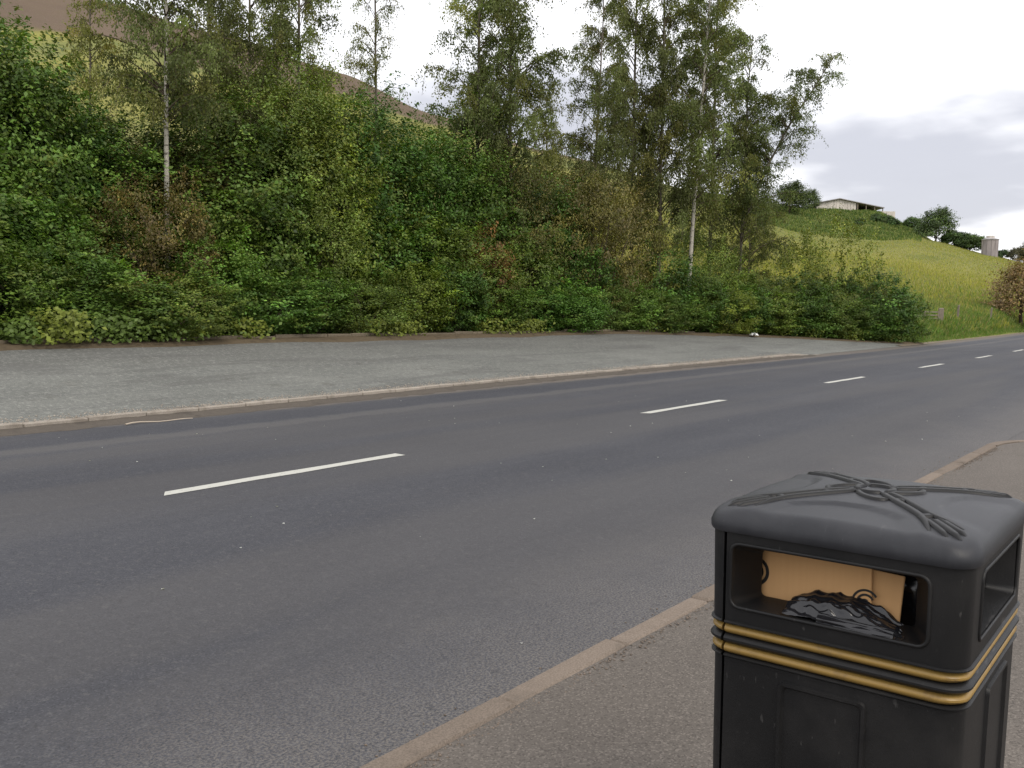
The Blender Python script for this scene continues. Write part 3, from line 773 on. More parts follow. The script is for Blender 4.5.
# ------------------------------------------------------------------ litter bin
HX_, HY_ = .332, .291                    # half depth along the road, half width across it
BINX, BINY, BINZ = 1.987 + HX_, .355 + HY_, .088
m, t, out = mat_new('black_moulded_plastic')
tco = t.node('ShaderNodeTexCoord').outputs['Object']
d1 = t.noise(tco, 5.0, 6, .65); d2 = t.noise(tco, 60, 4, .7); sc1 = t.noise(t.mapping(tco, (9, 70, 25)), 1.0, 3, .6)
c = t.mix(t.math('MULTIPLY', t.maprange(d1, .42, .70), .55), (.0085, .0085, .009), (.021, .020, .0195))
c = t.mix(t.math('MULTIPLY', t.maprange(d2, .60, .74), .16), c, (.06, .057, .053))
c = t.mix(t.math('MULTIPLY', t.maprange(sc1, .665, .74), .24), c, (.13, .125, .12))
pbr(t, out, c, t.math('ADD', t.math('MULTIPLY', d1, .25), .34), .30, t.noise(tco, 420, 3, .7), .0008, .5); M['bin'] = m
LIDM = m.copy(); LIDM.name = 'black_plastic_lid_sky_tint'  # copy of the bin plastic, bluish sky reflection on top put into its colour
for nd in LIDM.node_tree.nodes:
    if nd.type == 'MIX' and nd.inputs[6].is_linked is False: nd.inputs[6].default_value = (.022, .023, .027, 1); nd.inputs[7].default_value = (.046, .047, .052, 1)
m, t, out = mat_new('gold_band_paint')
tco = t.node('ShaderNodeTexCoord').outputs['Object']
c = t.mix(t.maprange(t.noise(tco, 26, 5, .7), .5, .75), (.27, .168, .042), (.17, .105, .035))
pbr(t, out, c, .42, .5); M['gold'] = m
m, t, out = mat_new('dark_bin_inside'); pbr(t, out, (.012, .012, .012), .7, .3); M['liner'] = m
m, t, out = mat_new('corrugated_cardboard'); tco = t.node('ShaderNodeTexCoord').outputs['Object']
c = t.mix(t.noise(t.mapping(tco, (1, 90, 1)), 1.0, 3), (.60, .345, .150), (.66, .395, .185))
c = t.mix(t.math('MULTIPLY', t.noise(tco, 9, 5), .3), c, (.42, .24, .11))
pbr(t, out, c, .85, .2); M['card'] = m
m, t, out = mat_new('black_print'); pbr(t, out, (.02, .018, .016), .6, .3); M['ink'] = m
m, t, out = mat_new('black_polythene'); pbr(t, out, (.012, .012, .014), .16, .6); M['poly'] = m
m, t, out = mat_new('white_paper'); pbr(t, out, (.75, .75, .74), .7, .3); M['paper'] = m

def rring(hx, hy, r, z, n=7, cx=0.0, cy=0.0):
    pts = []
    for sx, sy, a0 in ((1, 1, 0), (-1, 1, 90), (-1, -1, 180), (1, -1, 270)):
        for k in range(n):
            a = rad(a0 + 90 * k / (n - 1))
            pts.append((cx + sx * (hx - r) + r * math.cos(a), cy + sy * (hy - r) + r * math.sin(a), z))
    return pts
def loft(bm, rings, cap0=True, cap1=True, closed=False):
    vr = [[bm.verts.new(p) for p in r] for r in rings]
    n = len(vr[0])
    pairs = list(zip(vr[:-1], vr[1:])) + ([(vr[-1], vr[0])] if closed else [])
    for a, b in pairs:
        for i in range(n): bm.faces.new((a[i], a[(i + 1) % n], b[(i + 1) % n], b[i]))
    if not closed:
        if cap0: bm.faces.new(vr[0][::-1])
        if cap1: bm.faces.new(vr[-1])
def cut(me, cutters):
    """subtract cutter meshes from a mesh and return the result"""
    o = bpy.data.objects.new('tmp', me); COL.objects.link(o); cs = []
    for cm in cutters:
        co = bpy.data.objects.new('cut', cm); COL.objects.link(co); cs.append(co)
        md = o.modifiers.new('b', 'BOOLEAN'); md.operation = 'DIFFERENCE'; md.object = co; md.solver = 'EXACT'
    dg = bpy.context.evaluated_depsgraph_get(); dg.update()
    res = bpy.data.meshes.new_from_object(o.evaluated_get(dg))
    for x in [o] + cs: bpy.data.objects.remove(x)
    res.polygons.foreach_set('use_smooth', np.ones(len(res.polygons), bool)); res.set_sharp_from_angle(angle=rad(38))
    return res
# local frame: -x faces back along the road (the visible front), +y faces the road
ROUND = .052
def hw(z): return np.interp(z, [0, .6, .86, .95, 1.167], [-.026, -.018, -.0155, -.012, -.008]) + HY_      # half width
def hd(z): return hw(z) + HX_ - HY_                                                                       # half depth
binr = link('litter_bin', None, label='square black plastic litter bin with gold bands on the near footway', cat='litter bin', loc=(BINX, BINY, BINZ))
def frustum(side, yc, yw_o, yw_i, z0o, z1o, z0i, z1i, face, depth, ext=.03):
    bm = bmesh.new(); rings = []
    for dist, yw, z0, z1, r in ((face + ext, yw_o, z0o, z1o, .020), (face - .002, yw_o, z0o, z1o, .020), (face - depth, yw_i, z0i, z1i, .012), (face - depth - .06, yw_i, z0i, z1i, .012)):
        rg = []
        for x, z_, _ in rring(yw, (z1 - z0) / 2, r, 0, 5):
            a = yc + x; zz = (z0 + z1) / 2 + z_
            rg.append({'f': (-dist, a, zz), 'b': (dist, a, zz), 'r': (a, -dist, zz), 'l': (a, dist, zz)}[side])
        rings.append(rg)
    loft(bm, rings); return mesh_bm('c', bm)
Z0, Z1 = .950, 1.170
bm = bmesh.new()
loft(bm, [rring(hd(z), hw(z), ROUND, z) for z in (Z0, Z0 + .006, 1.0, 1.06, 1.12, Z1)])
outer = mesh_bm('hood', bm)
bm = bmesh.new(); loft(bm, [rring(.240, .218, .03, z) for z in (Z0 - .02, Z1 - .02)]); cav = mesh_bm('c', bm)
OP = {'f': .008, 'b': 0.0, 'r': .0, 'l': 0.0}
cutters = [cav] + [frustum(sd_, OP[sd_], .212, .172, .986, 1.130, .998, 1.108, .2705 + (.0105 if sd_ in 'rl' else .0325), .055) for sd_ in 'fbrl']
def seam(): 
    bm = bmesh.new(); box_bm(bm, -.36, -HX_ + .045, .2335, .2405, -.1, 1.3); return mesh_bm('c', bm)
hood = cut(outer, cutters + [seam()])
link('hood', hood, M['bin'], binr)
def bead(side, yc, yw, z0, z1, face, r=.0045, rc=.022):
    path = []
    for x, z_, _ in rring(yw, (z1 - z0) / 2, rc, 0, 6):
        a = yc + x; zz = (z0 + z1) / 2 + z_; fc = float(hd(zz) if side in 'fb' else hw(zz))
        path.append({'f': (-fc, a, zz), 'b': (fc, a, zz), 'r': (a, -fc, zz), 'l': (a, fc, zz)}[side])
    return ring_tube(path, r)
def ring_tube(path, r, sides=8):
    path = np.array(path); n = len(path)
    tan = nrm(np.roll(path, -1, 0) - np.roll(path, 1, 0)); cen = path.mean(0)
    nn = nrm(np.cross(path[1] - path[0], path[n // 2] - path[0]))[None].repeat(n, 0); b = np.cross(tan, nn)
    ang = np.linspace(0, 2 * math.pi, sides, endpoint=False)
    V = path[:, None] + (nn[:, None] * np.cos(ang)[None, :, None] + b[:, None] * np.sin(ang)[None, :, None]) * r
    idx = np.arange(n * sides).reshape(n, sides); nx = np.roll(idx, -1, 1); dn = np.roll(idx, -1, 0); dx = np.roll(nx, -1, 0)
    return mesh_np('bead', V.reshape(-1, 3), np.stack([idx, nx, dx, dn], -1).reshape(-1, 4), True)
for sd_ in 'fbrl':
    link('opening_rim', bead(sd_, OP[sd_], .2145, .9835, 1.1325, None), M['bin'], binr)
# bands and lower body
def band(name, z0, z1, bulge, mat, prof=5):
    bm = bmesh.new(); rings = []
    for k in range(prof + 1):
        a = k / prof; z = z0 + (z1 - z0) * a
        w_ = HY_ - .018 + bulge * math.sin(math.pi * a) ** .8
        rings.append(rring(w_ + HX_ - HY_, w_, ROUND + .004, z))
    for k in range(2): rings.append(rring(HX_ - .045, HY_ - .045, ROUND - .02, (z1, z0)[k]))
    loft(bm, rings, closed=True)
    link(name, cut(mesh_bm(name, bm, True, rad(40)), [seam()]), mat, binr)
band('ridge', .9395, .9515, .012, M['bin'])
band('gold_band', .918, .939, .0085, M['gold'])
band('ridge', .894, .9175, .0125, M['bin'])
band('gold_band', .872, .8935, .0085, M['gold'])
band('ridge', .861, .8715, .010, M['bin'])
bm = bmesh.new(); loft(bm, [rring(hd(z), hw(z), ROUND, z) for z in (.10, .25, .45, .65, .80, .861)])
body = mesh_bm('body', bm)
link('body', cut(body, [seam()]), M['bin'], binr)
bm = bmesh.new(); loft(bm, [rring(x + HX_ - .268, x + HY_ - .268, .05, z) for z, x in ((0, .252), (.07, .252), (.09, .246), (.0995, .240))])
link('plinth', mesh_bm('plinth', bm, True, rad(35)), M['bin'], binr)
def panel(side, yc, w2, z0, z1):
    """raised rounded frame with a sunken field"""
    bm = bmesh.new(); rings = []
    for w_, dz, e, r in ((w2, 0, -.004, .016), (w2 - .003, .003, .0075, .015), (w2 - .010, .010, .0075, .012), (w2 - .017, .017, -.003, .010)):
        rg = []
        for x, z_, _ in rring(w_, (z1 - z0) / 2 - dz, r, 0, 5):
            a = yc + x; zz = (z0 + z1) / 2 + z_; fc = float(hd(zz) if side in 'fb' else hw(zz)) + e
            rg.append({'f': (-fc, a, zz), 'r': (a, -fc, zz), 'b': (fc, a, zz), 'l': (a, fc, zz)}[side])
        rings.append(rg)
    loft(bm, rings, False, False)
    link('raised_panel', mesh_bm('raised_panel', bm, True, rad(50)), M['bin'], binr)
panel('f', .006, .098, .20, .838); panel('r', .05, .115, .20, .838); panel('b', 0, .1, .2, .838); panel('l', 0, .1, .2, .838)
# lid
LW = HY_
KX = HX_ / HY_
def lid_h(a, b):
    """height of the lid at local x=a, y=b"""
    ax, ay = np.abs(a) / LW, np.abs(b) / LW
    rx = np.clip((np.maximum(np.abs(a), np.abs(b)) - (LW - .05)) / .05, 0, 1)
    dome = .034 * (1 - .55 * (ax ** 2 + ay ** 2)) 
    z = 1.203 + dome
    for sx, sy in ((-1, 0), (1, 0), (0, -1), (0, 1)):
        u_ = (a * sx + b * sy) / LW; v_ = (a * sy + b * sx) / LW
        e = ((1.05 - u_) / .52) ** 2 + (v_ / .62) ** 2
        z = z - .0065 * (1 - sstep(.90, 1.02, e))
    return z
NP_ = 48; ua = np.linspace(0, 1, 20) ** .9; rings = []
n = 11
prof = [(1.0, 1.165 - 1.30), (1.0, 1.172 - 1.30)]
bm = bmesh.new()
rg0 = np.array(rring(1, 1, .20, 0, n))[:, :2]
rings_ = []
for z_, w_ in ((1.158, LW - .014), (1.158, LW - .001), (1.163, LW + .001), (1.176, LW + .0015)):
    rings_.append([(p[0] * w_, p[1] * w_, z_) for p in rg0])
for k in range(1, 7):                                     # rounded shoulder
    a = k / 6 * math.pi / 2
    w_ = LW - .036 * (1 - math.cos(a))
    rr_ = []
    for p in rg0:
        x, y = p[0] * w_, p[1] * w_
        zt = float(lid_h(np.array(p[0] * (LW - .036)), np.array(p[1] * (LW - .036))))
        rr_.append((x, y, 1.176 + (zt - 1.176) * math.sin(a)))
    rings_.append(rr_)
for q_ in np.linspace(.965, .02, 30):
    w_ = (LW - .036) * q_
    rings_.append([(p[0] * w_, p[1] * w_, float(lid_h(np.array(p[0] * w_), np.array(p[1] * w_)))) for p in rg0])
def dens(r, k=4):                                         # subdivide the straight sides
    o = []
    for i in range(len(r)):
        a, b = np.array(r[i]), np.array(r[(i + 1) % len(r)])
        seg = 14 if np.linalg.norm(rg0[i] - rg0[(i + 1) % len(rg0)]) > .5 else 1
        for j in range(seg): o.append(a + (b - a) * j / seg)
    return o
rd = [dens(r) for r in rings_]
for i in range(10, len(rd)):
    for j, p in enumerate(rd[i]): p[2] = float(lid_h(np.array(p[0]), np.array(p[1])))
for i in range(4, 10):
    a = (i - 3) / 6 * math.pi / 2
    for j, p in enumerate(rd[i]):
        k_ = (LW - .036) / max(abs(p[0]), abs(p[1]), 1e-6)
        k_ = min(k_, 1.0); zt = float(lid_h(np.array(p[0] * k_), np.array(p[1] * k_)))
        p[2] = 1.176 + (zt - 1.176) * math.sin(a)
loft(bm, [[(p[0] * KX, p[1], p[2]) for p in r] for r in rd], True, True)
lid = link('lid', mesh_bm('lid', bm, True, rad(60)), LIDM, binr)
# raised scroll ornament on the lid
def strip(pts, wd, hgt=.005):
    pts = np.array(pts, float); k = len(pts)
    q = np.linspace(0, 1, 22); base = np.linspace(0, 1, k)
    if k > 2:                                             # smooth through the points
        co = [np.polyfit(base, pts[:, a], k - 1) for a in range(2)]
        xy = np.stack([np.polyval(co[a], q) for a in range(2)], -1)
    else: xy = np.stack([np.interp(q, base, pts[:, a]) for a in range(2)], -1)
    tg = nrm(np.gradient(xy, axis=0)); sd_ = np.stack([-tg[:, 1], tg[:, 0]], -1)
    wv = wd * (.35 + .65 * np.sin(math.pi * np.clip(q * .92 + .04, 0, 1)) ** .5)
    secs = []
    for off, e in ((-1, -.004), (-.75, hgt), (.75, hgt), (1, -.004)):
        p = xy + sd_ * wv[:, None] * off
        secs.append(np.stack([p[:, 0], p[:, 1], lid_h(p[:, 0], p[:, 1]) + np.where(e > 0, e * np.clip(np.minimum(q, 1 - q) * 9 - .15, -.8, 1), e)], -1))
    P = np.stack(secs, 0); r, c = P.shape[:2]; idx = np.arange(r * c).reshape(r, c)
    F = np.stack([idx[:-1, :-1], idx[:-1, 1:], idx[1:, 1:], idx[1:, :-1]], -1).reshape(-1, 4)
    P = P * np.array([KX, 1, 1]); return P.reshape(-1, 3), F
orn = []
u_ = LW
for a0 in range(4):
    ca, sa = math.cos(a0 * math.pi / 2), math.sin(a0 * math.pi / 2)
    def T(L): return [((x * ca - y * sa) * u_, (x * sa + y * ca) * u_) for x, y in L]
    orn += [strip(T([(.10, .10), (.26, .20), (.46, .40), (.62, .54), (.86, .66)]), .0085, .0065),     # ribbon edges of the arm
            strip(T([(.10, .10), (.20, .26), (.40, .46), (.54, .62), (.66, .86)]), .0085, .0065),
            strip(T([(.60, .60), (.72, .72), (.86, .86)]), .0085, .0065),                                # fingers at the corner
            strip(T([(.62, .54), (.74, .66), (.88, .78)]), .0070, .006), strip(T([(.54, .62), (.66, .74), (.78, .88)]), .0070, .006),
            strip(T([(.60, .50), (.56, .56), (.50, .60)]), .0080, .006),                                 # tie
            strip(T([(.10, -.10), (.26, -.02), (.34, .12), (.26, .20)]), .0075, .006),                   # loops round the centre
            strip(T([(.26, .20), (.30, .30), (.20, .26)]), .0075, .006),
            strip(T([(.10, .10), (.14, 0.0), (.10, -.10)]), .0085, .0065)]
link('scroll_ornament', mesh_np('scroll_ornament', *join_np(orn), True), M['bin'], lid)
# inner bucket
bm = bmesh.new(); loft(bm, [rring(.235, .213, .03, z) for z in (.15, .90)], True, False)
loft(bm, [rring(.227, .205, .03, z) for z in (.89, .16)], False, False)
link('inner_bucket', mesh_bm('inner_bucket', bm), M['liner'], binr)
# flattened cardboard box pushed into the bin
cb = link('cardboard_box', None, label='flattened brown cardboard box stuffed inside the litter bin', cat='box', loc=(BINX - HX_ + .100, BINY + .030, BINZ + 1.035))
cb.rotation_euler = (rad(-3), rad(6), rad(-4))
def board(name, x0, x1, y0, y1, z0, z1, rot, parent=cb):
    bm = bmesh.new(); box_bm(bm, x0, x1, y0, y1, z0, z1, .0015); o = link(name, mesh_bm(name, bm), M['card'], parent)
    o.rotation_euler = rot; return o
pa = board('panel', -.003, .002, -.100, .190, -.11, .080, (0, 0, 0))
fl = board('flap', .004, .009, -.160, -.04, -.11, .070, (rad(5), 0, rad(3)))
def disc_ring(r0, r1, cy, cz, a0, a1, x=-.0042):
    ang = np.linspace(rad(a0), rad(a1), 24)
    V = np.concatenate([np.stack([np.full(24, x), cy + r * np.cos(ang), cz + r * np.sin(ang)], -1) for r in (r0, r1)])
    F = np.array([(i, i + 1, 24 + i + 1, 24 + i) for i in range(23)]); return V, F
link('printed_ring', mesh_np('printed_ring', *join_np([disc_ring(.026, .034, .172, .022, 95, 268), disc_ring(.012, .020, .172, .022, 100, 262)])), M['ink'], pa)
link('printed_ring', mesh_np('printed_ring', *join_np([disc_ring(.026, .031, -.088, -.012, 20, 90 + 55), disc_ring(.016, .021, -.088, -.012, 5, 90 + 60), disc_ring(.0, .010, -.086, -.012, 0, 180)])), M['ink'], pa)
# crumpled black sack over the sill
R = np.random.default_rng(31)
nu, nv = 120, 50
U, Vv = np.meshgrid(np.linspace(-1, 1, nu), np.linspace(0, 1, nv))
def wav(f, a): 
    z = 0
    for k in range(7):
        kx, ky, ph = R.normal(0, f), R.normal(0, f), R.uniform(0, 6.28); z = z + (1 - 2 * np.abs(np.sin(kx * U + ky * Vv * 1.3 + ph))) * a / 7 ** .5
    return z
def fold(a, k0):                                                     # long creases running along the sack
    z = 0
    for k in range(6):
        z = z + (1 - 2 * np.abs(np.sin(R.normal(0, 1.3) * U + R.uniform(.6, 1.4) * k0 * Vv + R.uniform(0, 6.28)))) * a / 6 ** .5
    return z
prof_h = .046 * np.clip(1 - np.abs(U * .95 - .10) ** 2.0, 0, 1) + .004
y = U * .128
x = -.062 + .115 * Vv + fold(.005, 5)
z = -.030 + prof_h * np.sin(np.clip(Vv * 1.35, 0, 1) * math.pi / 2) ** .7 - .10 * np.clip(Vv - .60, 0, 1) + fold(.006, 9) * (.45 + Vv * .5) + wav(4, .003) + wav(12, .0032)
bag = link('refuse_sack', None, label='crumpled shiny black plastic sack bulging over the sill of the bin opening', cat='plastic bag', loc=(BINX - HX_ + .085, BINY - .028, BINZ + 1.026))
bag.rotation_euler = (rad(2), 0, 0)
link('film', grid_mesh('film', np.stack([x, y, z], -1)), M['poly'], bag)
x = -.058 - .016 * Vv + fold(.003, 4); z2 = -.030 - .018 * Vv + fold(.004, 5) * Vv
link('hanging_fold', grid_mesh('hanging_fold', np.stack([x, U * .080 - .03, z2 + .010], -1)), M['poly'], bag)
# full sack behind the box
nu, nv = 60, 34
TH_, PH = np.meshgrid(np.linspace(0, 2 * math.pi, nu), np.linspace(0, math.pi / 2, nv))
U, Vv = np.cos(TH_) * np.sin(PH) * 2, np.sin(TH_) * np.sin(PH) * 2
cr = 1 + wav(3, .05) + wav(8, .02); cr[:, -1] = cr[:, 0]
sx = np.sign(np.cos(TH_)) * np.abs(np.cos(TH_)) ** .5; sy = np.sign(np.sin(TH_)) * np.abs(np.sin(TH_)) ** .5
Pk = np.stack([np.clip(.19 * sx * np.sin(PH) ** .4 * cr, -.165, .185), np.clip(.215 * sy * np.sin(PH) ** .4 * cr, -.208, .208), .185 * np.cos(PH) ** .6 * cr], -1)
sk = link('full_sack', grid_mesh('full_sack', Pk), M['poly'], loc=(BINX + .045, BINY, BINZ + .945), label='full black refuse sack filling the bin behind the cardboard box', cat='plastic bag')
# ------------------------------------------------------------------ gate and posts
def at(col, depth):
    X = (col - 512) / FPX * depth; s, l = from_cam(X, depth); return s, l, float(hill_z(col, depth))
def post_mesh(name, h, r, seed, top=.04):
    R = np.random.default_rng(seed); bm = bmesh.new()
    loft(bm, [[(p[0] * k, p[1] * k, z) for p in rring(r, r, r * .25, 0, 3)] for z, k in ((-.4, 1.05), (.2, 1.03), (h * .6, 1.0), (h - top, .97), (h, .6))])
    for v in bm.verts: v.co += Vector(R.normal(0, r * .05, 3))
    return mesh_bm(name, bm)
s, l, z = at(938, 66.0)
gp = link('gate_post', post_mesh('gate_post', 1.35, .17, 1), M['wood'], loc=(s, l, z), label='stout weathered wooden gate post at the edge of the field', cat='post')
gp.rotation_euler = (rad(2), rad(3), .4)
s2, l2, z2 = at(880, 63)
gate = link('field_gate', None, label='low wooden field gate half hidden by the end of the hedge', cat='gate', loc=(s, l, z))
dirv = Vector((s2 - s, l2 - l, 0)); gl = 3.2; gate.rotation_euler = (0, 0, math.atan2(dirv.y, dirv.x))
for k, zz in enumerate((.15, .36, .58, .80, 1.02)):
    bm = bmesh.new(); box_bm(bm, .2, .2 + gl, -.022, .022, zz, zz + .085, .006); link('rail', mesh_bm('rail', bm), M['wood'], gate)
for xx in (.24, 1.7, 3.25):
    bm = bmesh.new(); box_bm(bm, xx, xx + .09, .0235, .06, .08, 1.14, .006); link('upright', mesh_bm('upright', bm), M['wood'], gate)
bm = bmesh.new()
v = [bm.verts.new(p) for p in ((.3, -.024, .3), (.4, -.024, .3), (3.2, -.024, 1.0), (3.1, -.024, 1.0))]; f = bm.faces.new(v)
r = bmesh.ops.extrude_face_region(bm, geom=[f]); 
for q in r['geom']:
    if isinstance(q, bmesh.types.BMVert): q.co.y -= .025
link('brace', mesh_bm('brace', bm), M['wood'], gate)
for i, (c_, d_) in enumerate(((955, 74), (988, 84))):
    s, l, z = at(c_, d_)
    o = link('fence_post', post_mesh('fence_post', 1.3, .07, 5 + i), M['wood'], loc=(s, l, z), cat='post',
             label=('thin wooden fence post standing in the grass beyond the gate post', 'thin wooden fence post near the copper-coloured bush')[i])
    o.rotation_euler = (rad(3), rad(-2), .3 * i)

# ------------------------------------------------------------------ barn on the knoll
def flat(name, col, rough=.8, var=.15, metal=False, streak=True):
    m, t, out = mat_new(name); P = pos(t)
    n = t.noise(t.mapping(P, (1.5, 1.5, .3)), 1.0, 5, .6)
    c = t.mix(t.maprange(n, .35, .7), col, tuple(v * (1 - var * 2) for v in col))
    pbr(t, out, c, rough, .25); return m
M['clad'] = flat('pale_sheet_cladding', (.62, .57, .53)); M['roofing'] = flat('grey_sheet_roofing', (.36, .34, .34)); M['shed_dark'] = flat('dark_shed_lining', (.05, .045, .042)); M['silo'] = flat('silo_panels', (.34, .30, .30))
s, l, z = at(846, 268)
barn = link('barn', None, label='pale sheet-clad barn with a dark open lean-to on top of the green knoll', cat='barn', loc=(s, l, z - 1.25))
barn.scale = (.92, .92, .92)
barn.rotation_euler = (0, 0, math.atan2(-cT, sT))          # local x to the camera's right, -y to the camera
W_, Dp = 11.5, 16.0
def ridge_z(x): return 5.0 - abs(x + 4.3) * .19 if x > -4.3 else 5.0 - abs(x + 4.3) * .20
n_ = 14
for i in range(n_):                                           # cladding sheets
    x0 = -11.0 + i * .86; x1 = x0 + .80
    bm = bmesh.new()
    v = [bm.verts.new(p) for p in ((x0, 0, -.6), (x1, 0, -.6), (x1, 0, ridge_z(x1) - .12), (x0, 0, ridge_z(x0) - .12))]
    f = bm.faces.new(v); r = bmesh.ops.extrude_face_region(bm, geom=[f])
    for q in r['geom']:
        if isinstance(q, bmesh.types.BMVert): q.co.y += .10 + .05 * (i % 2)
    link('cladding_sheet', mesh_bm('cladding_sheet', bm), M['clad'], barn)
bm = bmesh.new()
for x0, x1 in ((-11.8, -4.3), (-4.3, 9.5)):
    z0, z1 = ridge_z(x0 + .001), ridge_z(x1 + .001)
    lo = [bm.verts.new(p) for p in ((x0, -.7, z0), (x1, -.7, z1), (x1, Dp, z1), (x0, Dp, z0))]
    hi = [bm.verts.new(p) for p in ((x0, -.7, z0 + .22), (x1, -.7, z1 + .22), (x1, Dp, z1 + .22), (x0, Dp, z0 + .22))]
    bm.faces.new(hi); bm.faces.new(lo[::-1])
    for i in range(4): bm.faces.new((lo[i], lo[(i + 1) % 4], hi[(i + 1) % 4], hi[i]))
link('roof', mesh_bm('roof', bm), M['roofing'], barn)
for x_ in (1.4, 4.0, 6.6, 9.1):
    bm = bmesh.new(); box_bm(bm, x_ - .12, x_ + .12, -.3, -.05, -.8, ridge_z(x_) - .02); link('post', mesh_bm('post', bm), M['wood'], barn)
bm = bmesh.new(); box_bm(bm, 1.05, 9.3, 6.0, 6.3, -.8, ridge_z(9.2) - .05); box_bm(bm, -11.0, -10.8, .2, Dp - .2, -.8, 3.3); link('back_wall', mesh_bm('back_wall', bm), M['shed_dark'], barn)
bm = bmesh.new(); box_bm(bm, 5.5, 12.5, -1.4, -1.25, -.8, 1.35)
link('low_wall', mesh_bm('low_wall', bm), M['clad'], barn)

# silo
s, l, z = at(983.5, 214)
silo = link('silo', None, label='grey panelled feed silo with a small cap standing on the skyline of the field', cat='silo', loc=(s, l, z - .3)); silo.rotation_euler = (0, 0, .35)
n_ = 12; r_ = 1.72
for i in range(n_):
    a0, a1 = 2 * math.pi * i / n_ + .012, 2 * math.pi * (i + 1) / n_ - .012
    bm = bmesh.new(); ro, ri = r_ + .03 * (i % 2), r_ - .12
    q = [(ro * math.cos(a0), ro * math.sin(a0)), (ro * math.cos(a1), ro * math.sin(a1)), (ri * math.cos(a1), ri * math.sin(a1)), (ri * math.cos(a0), ri * math.sin(a0))]
    loft(bm, [[(x, y, zz) for x, y in q] for zz in (-.5, 3.75)]); link('panel', mesh_bm('silo_panel', bm), M['silo'], silo)
def lathe(prof, n=16):
    bm = bmesh.new(); loft(bm, [[(r * math.cos(2 * math.pi * k / n), r * math.sin(2 * math.pi * k / n), zz) for k in range(n)] for r, zz in prof]); return bm
rf = link('roof', mesh_bm('silo_roof', lathe(((1.85, 3.755), (1.85, 3.88), (.95, 4.15)))), M['roofing'], silo)
link('cap', mesh_bm('silo_cap', lathe(((.88, 4.152), (.88, 4.62), (.6, 4.72)))), M['clad'], rf)

# ------------------------------------------------------------------ trees and bushes on the skyline and verge
def far_tree(name, seed, h, rx, base, nc=110, per=80, ll=.36, trunk=.25):
    f, st = shrub_mesh(name, seed, rx, h, nc, per, ll, base, clump=.16 * h, shoots=.1, young=.2, youngc=tuple(1.25 * v for v in base), low=False)
    R = np.random.default_rng(seed + 1); q = np.linspace(0, 1, 8)
    parts = [tube_np(np.stack([.15 * np.sin(q * 3), .1 * q, h * .75 * q - .3], -1), .035 * h * (1 - .8 * q) , 7)]
    for k in range(6):
        a = R.uniform(0, 6.28); z0 = h * R.uniform(.2, .5)
        parts.append(tube_np(np.stack([np.cos(a) * rx * .7 * q, np.sin(a) * rx * .7 * q, z0 + h * .3 * q], -1), .014 * h * (1 - .85 * q), 5))
    tr = mesh_np(name + '_trunk', *join_np(parts), True)
    f.materials.append(M['leaf']); tr.materials.append(M['bark']); bpy.data.meshes.remove(st)
    return f, tr
FT = {'oak': far_tree('field_tree', 300, 7, 2.9, (.066, .100, .034)), 'bush': far_tree('field_bush', 305, 4, 3.0, (.068, .112, .036)),
      'pale': far_tree('pale_tree', 309, 6, 2.6, (.11, .11, .055)), 'copper': far_tree('copper_bush', 313, 5, 1.9, (.185, .120, .062), nc=170, per=80, ll=.17)}
FH = {'oak': 7, 'bush': 4, 'pale': 6, 'copper': 5}
def far(name, col, depth, ytop, kind, wide, label, sink=.3, cat='tree'):
    s, l, z = at(col, depth); h = CAM_H + depth * (hor(col) - ytop) / FPX - z + sink
    o = link(name, None, label=label, cat=cat, loc=(s, l, z - sink)); f, tr = FT[kind]
    k = h / FH[kind]; o.scale = (k * wide, k * wide, k); o.rotation_euler = (0, 0, RV.uniform(0, 6.28))
    link('crown', f, None, o); link('trunk', tr, None, o)
far('field_tree', 929, 226, 212, 'oak', .92, 'round-headed tree standing tallest on the field skyline', 1.2)
far('field_bush', 906, 240, 219, 'bush', .8, 'small bush at the foot of the barn knoll on the skyline', .8, 'bush')
far('field_bush', 917, 232, 226, 'bush', .75, 'low bush leaning against the tall skyline tree', .8, 'bush')
far('field_bush', 949, 224, 233, 'bush', 1.0, 'wide dark bush on the skyline between the tall tree and the silo', .8, 'bush')
far('field_bush', 964, 222, 236, 'bush', .95, 'wide dark bush on the skyline touching the silo', .8, 'bush')
far('field_bush', 996, 217, 251, 'bush', 1.0, 'tiny dark bush on the skyline just past the silo', .6, 'bush')
far('field_tree', 1013, 214, 249, 'pale', .9, 'pale olive tree on the low end of the field skyline', .8)
far('field_tree', 1030, 212, 242, 'pale', .9, 'taller pale olive tree at the low end of the field skyline', .8)
far('field_tree', 783, 250, 186, 'oak', 1.0, 'dark tree beside the barn wall on the knoll', 1.2)
far('field_tree', 803, 262, 193, 'oak', .8, 'small dark tree touching the pale end of the barn', 1.2)
far('copper_bush', 1020, 97, 264, 'copper', 1.0, 'copper brown bush growing on the grass verge beside the road', .2, 'bush')
# scrub on the bank in front of the barn
RB = np.random.default_rng(55)
for i in range(9):
    c_ = RB.uniform(850, 912); d_ = RB.uniform(226, 246)
    far('bank_shrub', c_, d_, hor(c_) - FPX * (at(c_, d_)[2] + RB.uniform(.8, 1.6) - CAM_H) / d_, 'bush', RB.uniform(.9, 1.2), 'low green scrub on the steep bank below the barn', .35, 'shrub')
for o in COL.objects:
    if o.name.startswith('bank_shrub'): o['group'] = 'scrub on the bank below the barn'

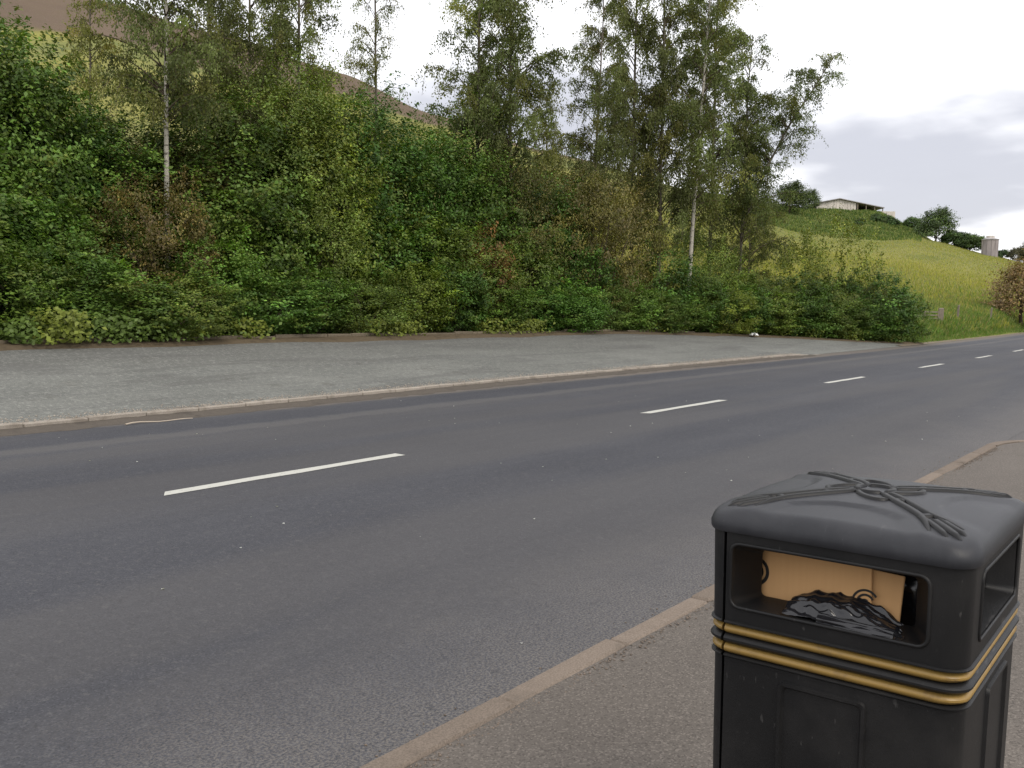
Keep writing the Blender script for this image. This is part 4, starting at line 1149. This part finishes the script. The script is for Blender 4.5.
# ------------------------------------------------------------------ litter
R = np.random.default_rng(8)
def crumple(name, w_, d_, h_, seed):
    R = np.random.default_rng(seed); n = 9
    U, V = np.meshgrid(np.linspace(-1, 1, n), np.linspace(-1, 1, n))
    Z = h_ * (.55 - .35 * (U ** 2 + V ** 2) * .6) + R.normal(0, h_ * .22, (n, n))
    return grid_mesh(name, np.stack([U * w_ + R.normal(0, .02, (n, n)), V * d_ + R.normal(0, .02, (n, n)), np.maximum(Z, 0.002)], -1), False)
m, t, out = mat_new('pale_dry_wood'); pbr(t, out, (.42, .36, .29), .8, .2); M['pale_stick'] = m
s_ = 43.0; e_, z_ = edge(s_)
link('litter_paper', crumple('litter_paper', .20, .16, .20, 3), M['paper'], loc=(s_, float(e_) - .75, float(z_) - .02), label='crumpled white paper lying at the back edge of the lay-by', cat='litter')
q = np.linspace(0, 1, 9)
V, F = tube_np(np.stack([1.05 * q, .06 * np.sin(q * 5), .012 + .01 * np.sin(q * 9)], -1), .011 * (1.1 - .5 * q), 6)
link('stick', mesh_np('stick', V, F, True), M['pale_stick'], loc=(7.25, 12.30, .006), label='thin pale stick lying in the gutter below the lay-by kerb', cat='stick')
N = 90; s = R.uniform(1.5, 26, N); l = R.uniform(2.6, 12.5, N)
d = R.normal(size=(N, 3)) * np.array([1, 1, .05]); n = np.array([0, 0, 1.0]) + R.normal(0, .15, (N, 3))
ln = R.uniform(.012, .032, N)
link('fallen_petals', leaves('fallen_petals', np.stack([s, l, np.full(N, .006)], -1), d, n, ln, ln * .8, np.full((N, 3), .5) * R.uniform(.6, 1.2, (N, 1))), M['grass'], kind='stuff', label='scattered pale petals and grit on the road', cat='petals')

# gravel and grit gathered along the kerb
R = np.random.default_rng(18); N = 2600
s = R.uniform(-1, 13, N); k = R.random(N)
l = np.where(k < .55, y_right(s) - .135 - np.abs(R.normal(0, .035, N)), np.where(k < .8, y_right(s) + np.abs(R.normal(0, .10, N)) + .01, R.uniform(-1.5, 2.2, N)))
zb = np.where(l < y_right(s) - .06, .092, .002)
r_ = R.uniform(.003, .009, N) * np.where(k > .8, .8, 1)
octv = np.array([[1, 0, 0], [0, 1, 0], [-1, 0, 0], [0, -1, 0], [0, 0, .75], [0, 0, -.5]])
V = np.stack([s, l, zb], -1)[:, None] + (octv[None] * R.uniform(.6, 1.4, (N, 6, 1))) * r_[:, None, None]
octf = np.array([[0, 1, 4], [1, 2, 4], [2, 3, 4], [3, 0, 4], [1, 0, 5], [2, 1, 5], [3, 2, 5], [0, 3, 5]])
F = (octf[None] + (np.arange(N) * 6)[:, None, None]).reshape(-1, 3)
link('kerbside_grit', mesh_np('kerbside_grit', V.reshape(-1, 3), F), M['kerb'], kind='stuff', label='loose grit gathered along the near kerb', cat='grit')

R = np.random.default_rng(19); N = 5200
s = R.uniform(3, 37, N); l = y_left(s) + .15 + np.abs(R.normal(0, .16, N)) - .05
ey_, ez_ = edge(s); zb = kerb_top(s) - .012 + (l - y_left(s) - .135) / (ey_ - y_left(s) - .135) * (ez_ - kerb_top(s) + .012) + .004
zb = np.where(l < y_left(s) + .13, kerb_top(s) + .002, zb)
r_ = R.uniform(.006, .018, N)
V = np.stack([s, l, zb], -1)[:, None] + (octv[None] * R.uniform(.6, 1.4, (N, 6, 1))) * r_[:, None, None]
F = (octf[None] + (np.arange(N) * 6)[:, None, None]).reshape(-1, 3)
link('layby_gravel', mesh_np('layby_gravel', V.reshape(-1, 3), F), M['kerb2'], kind='stuff', label='pale loose gravel lying along the lay-by kerb', cat='gravel')
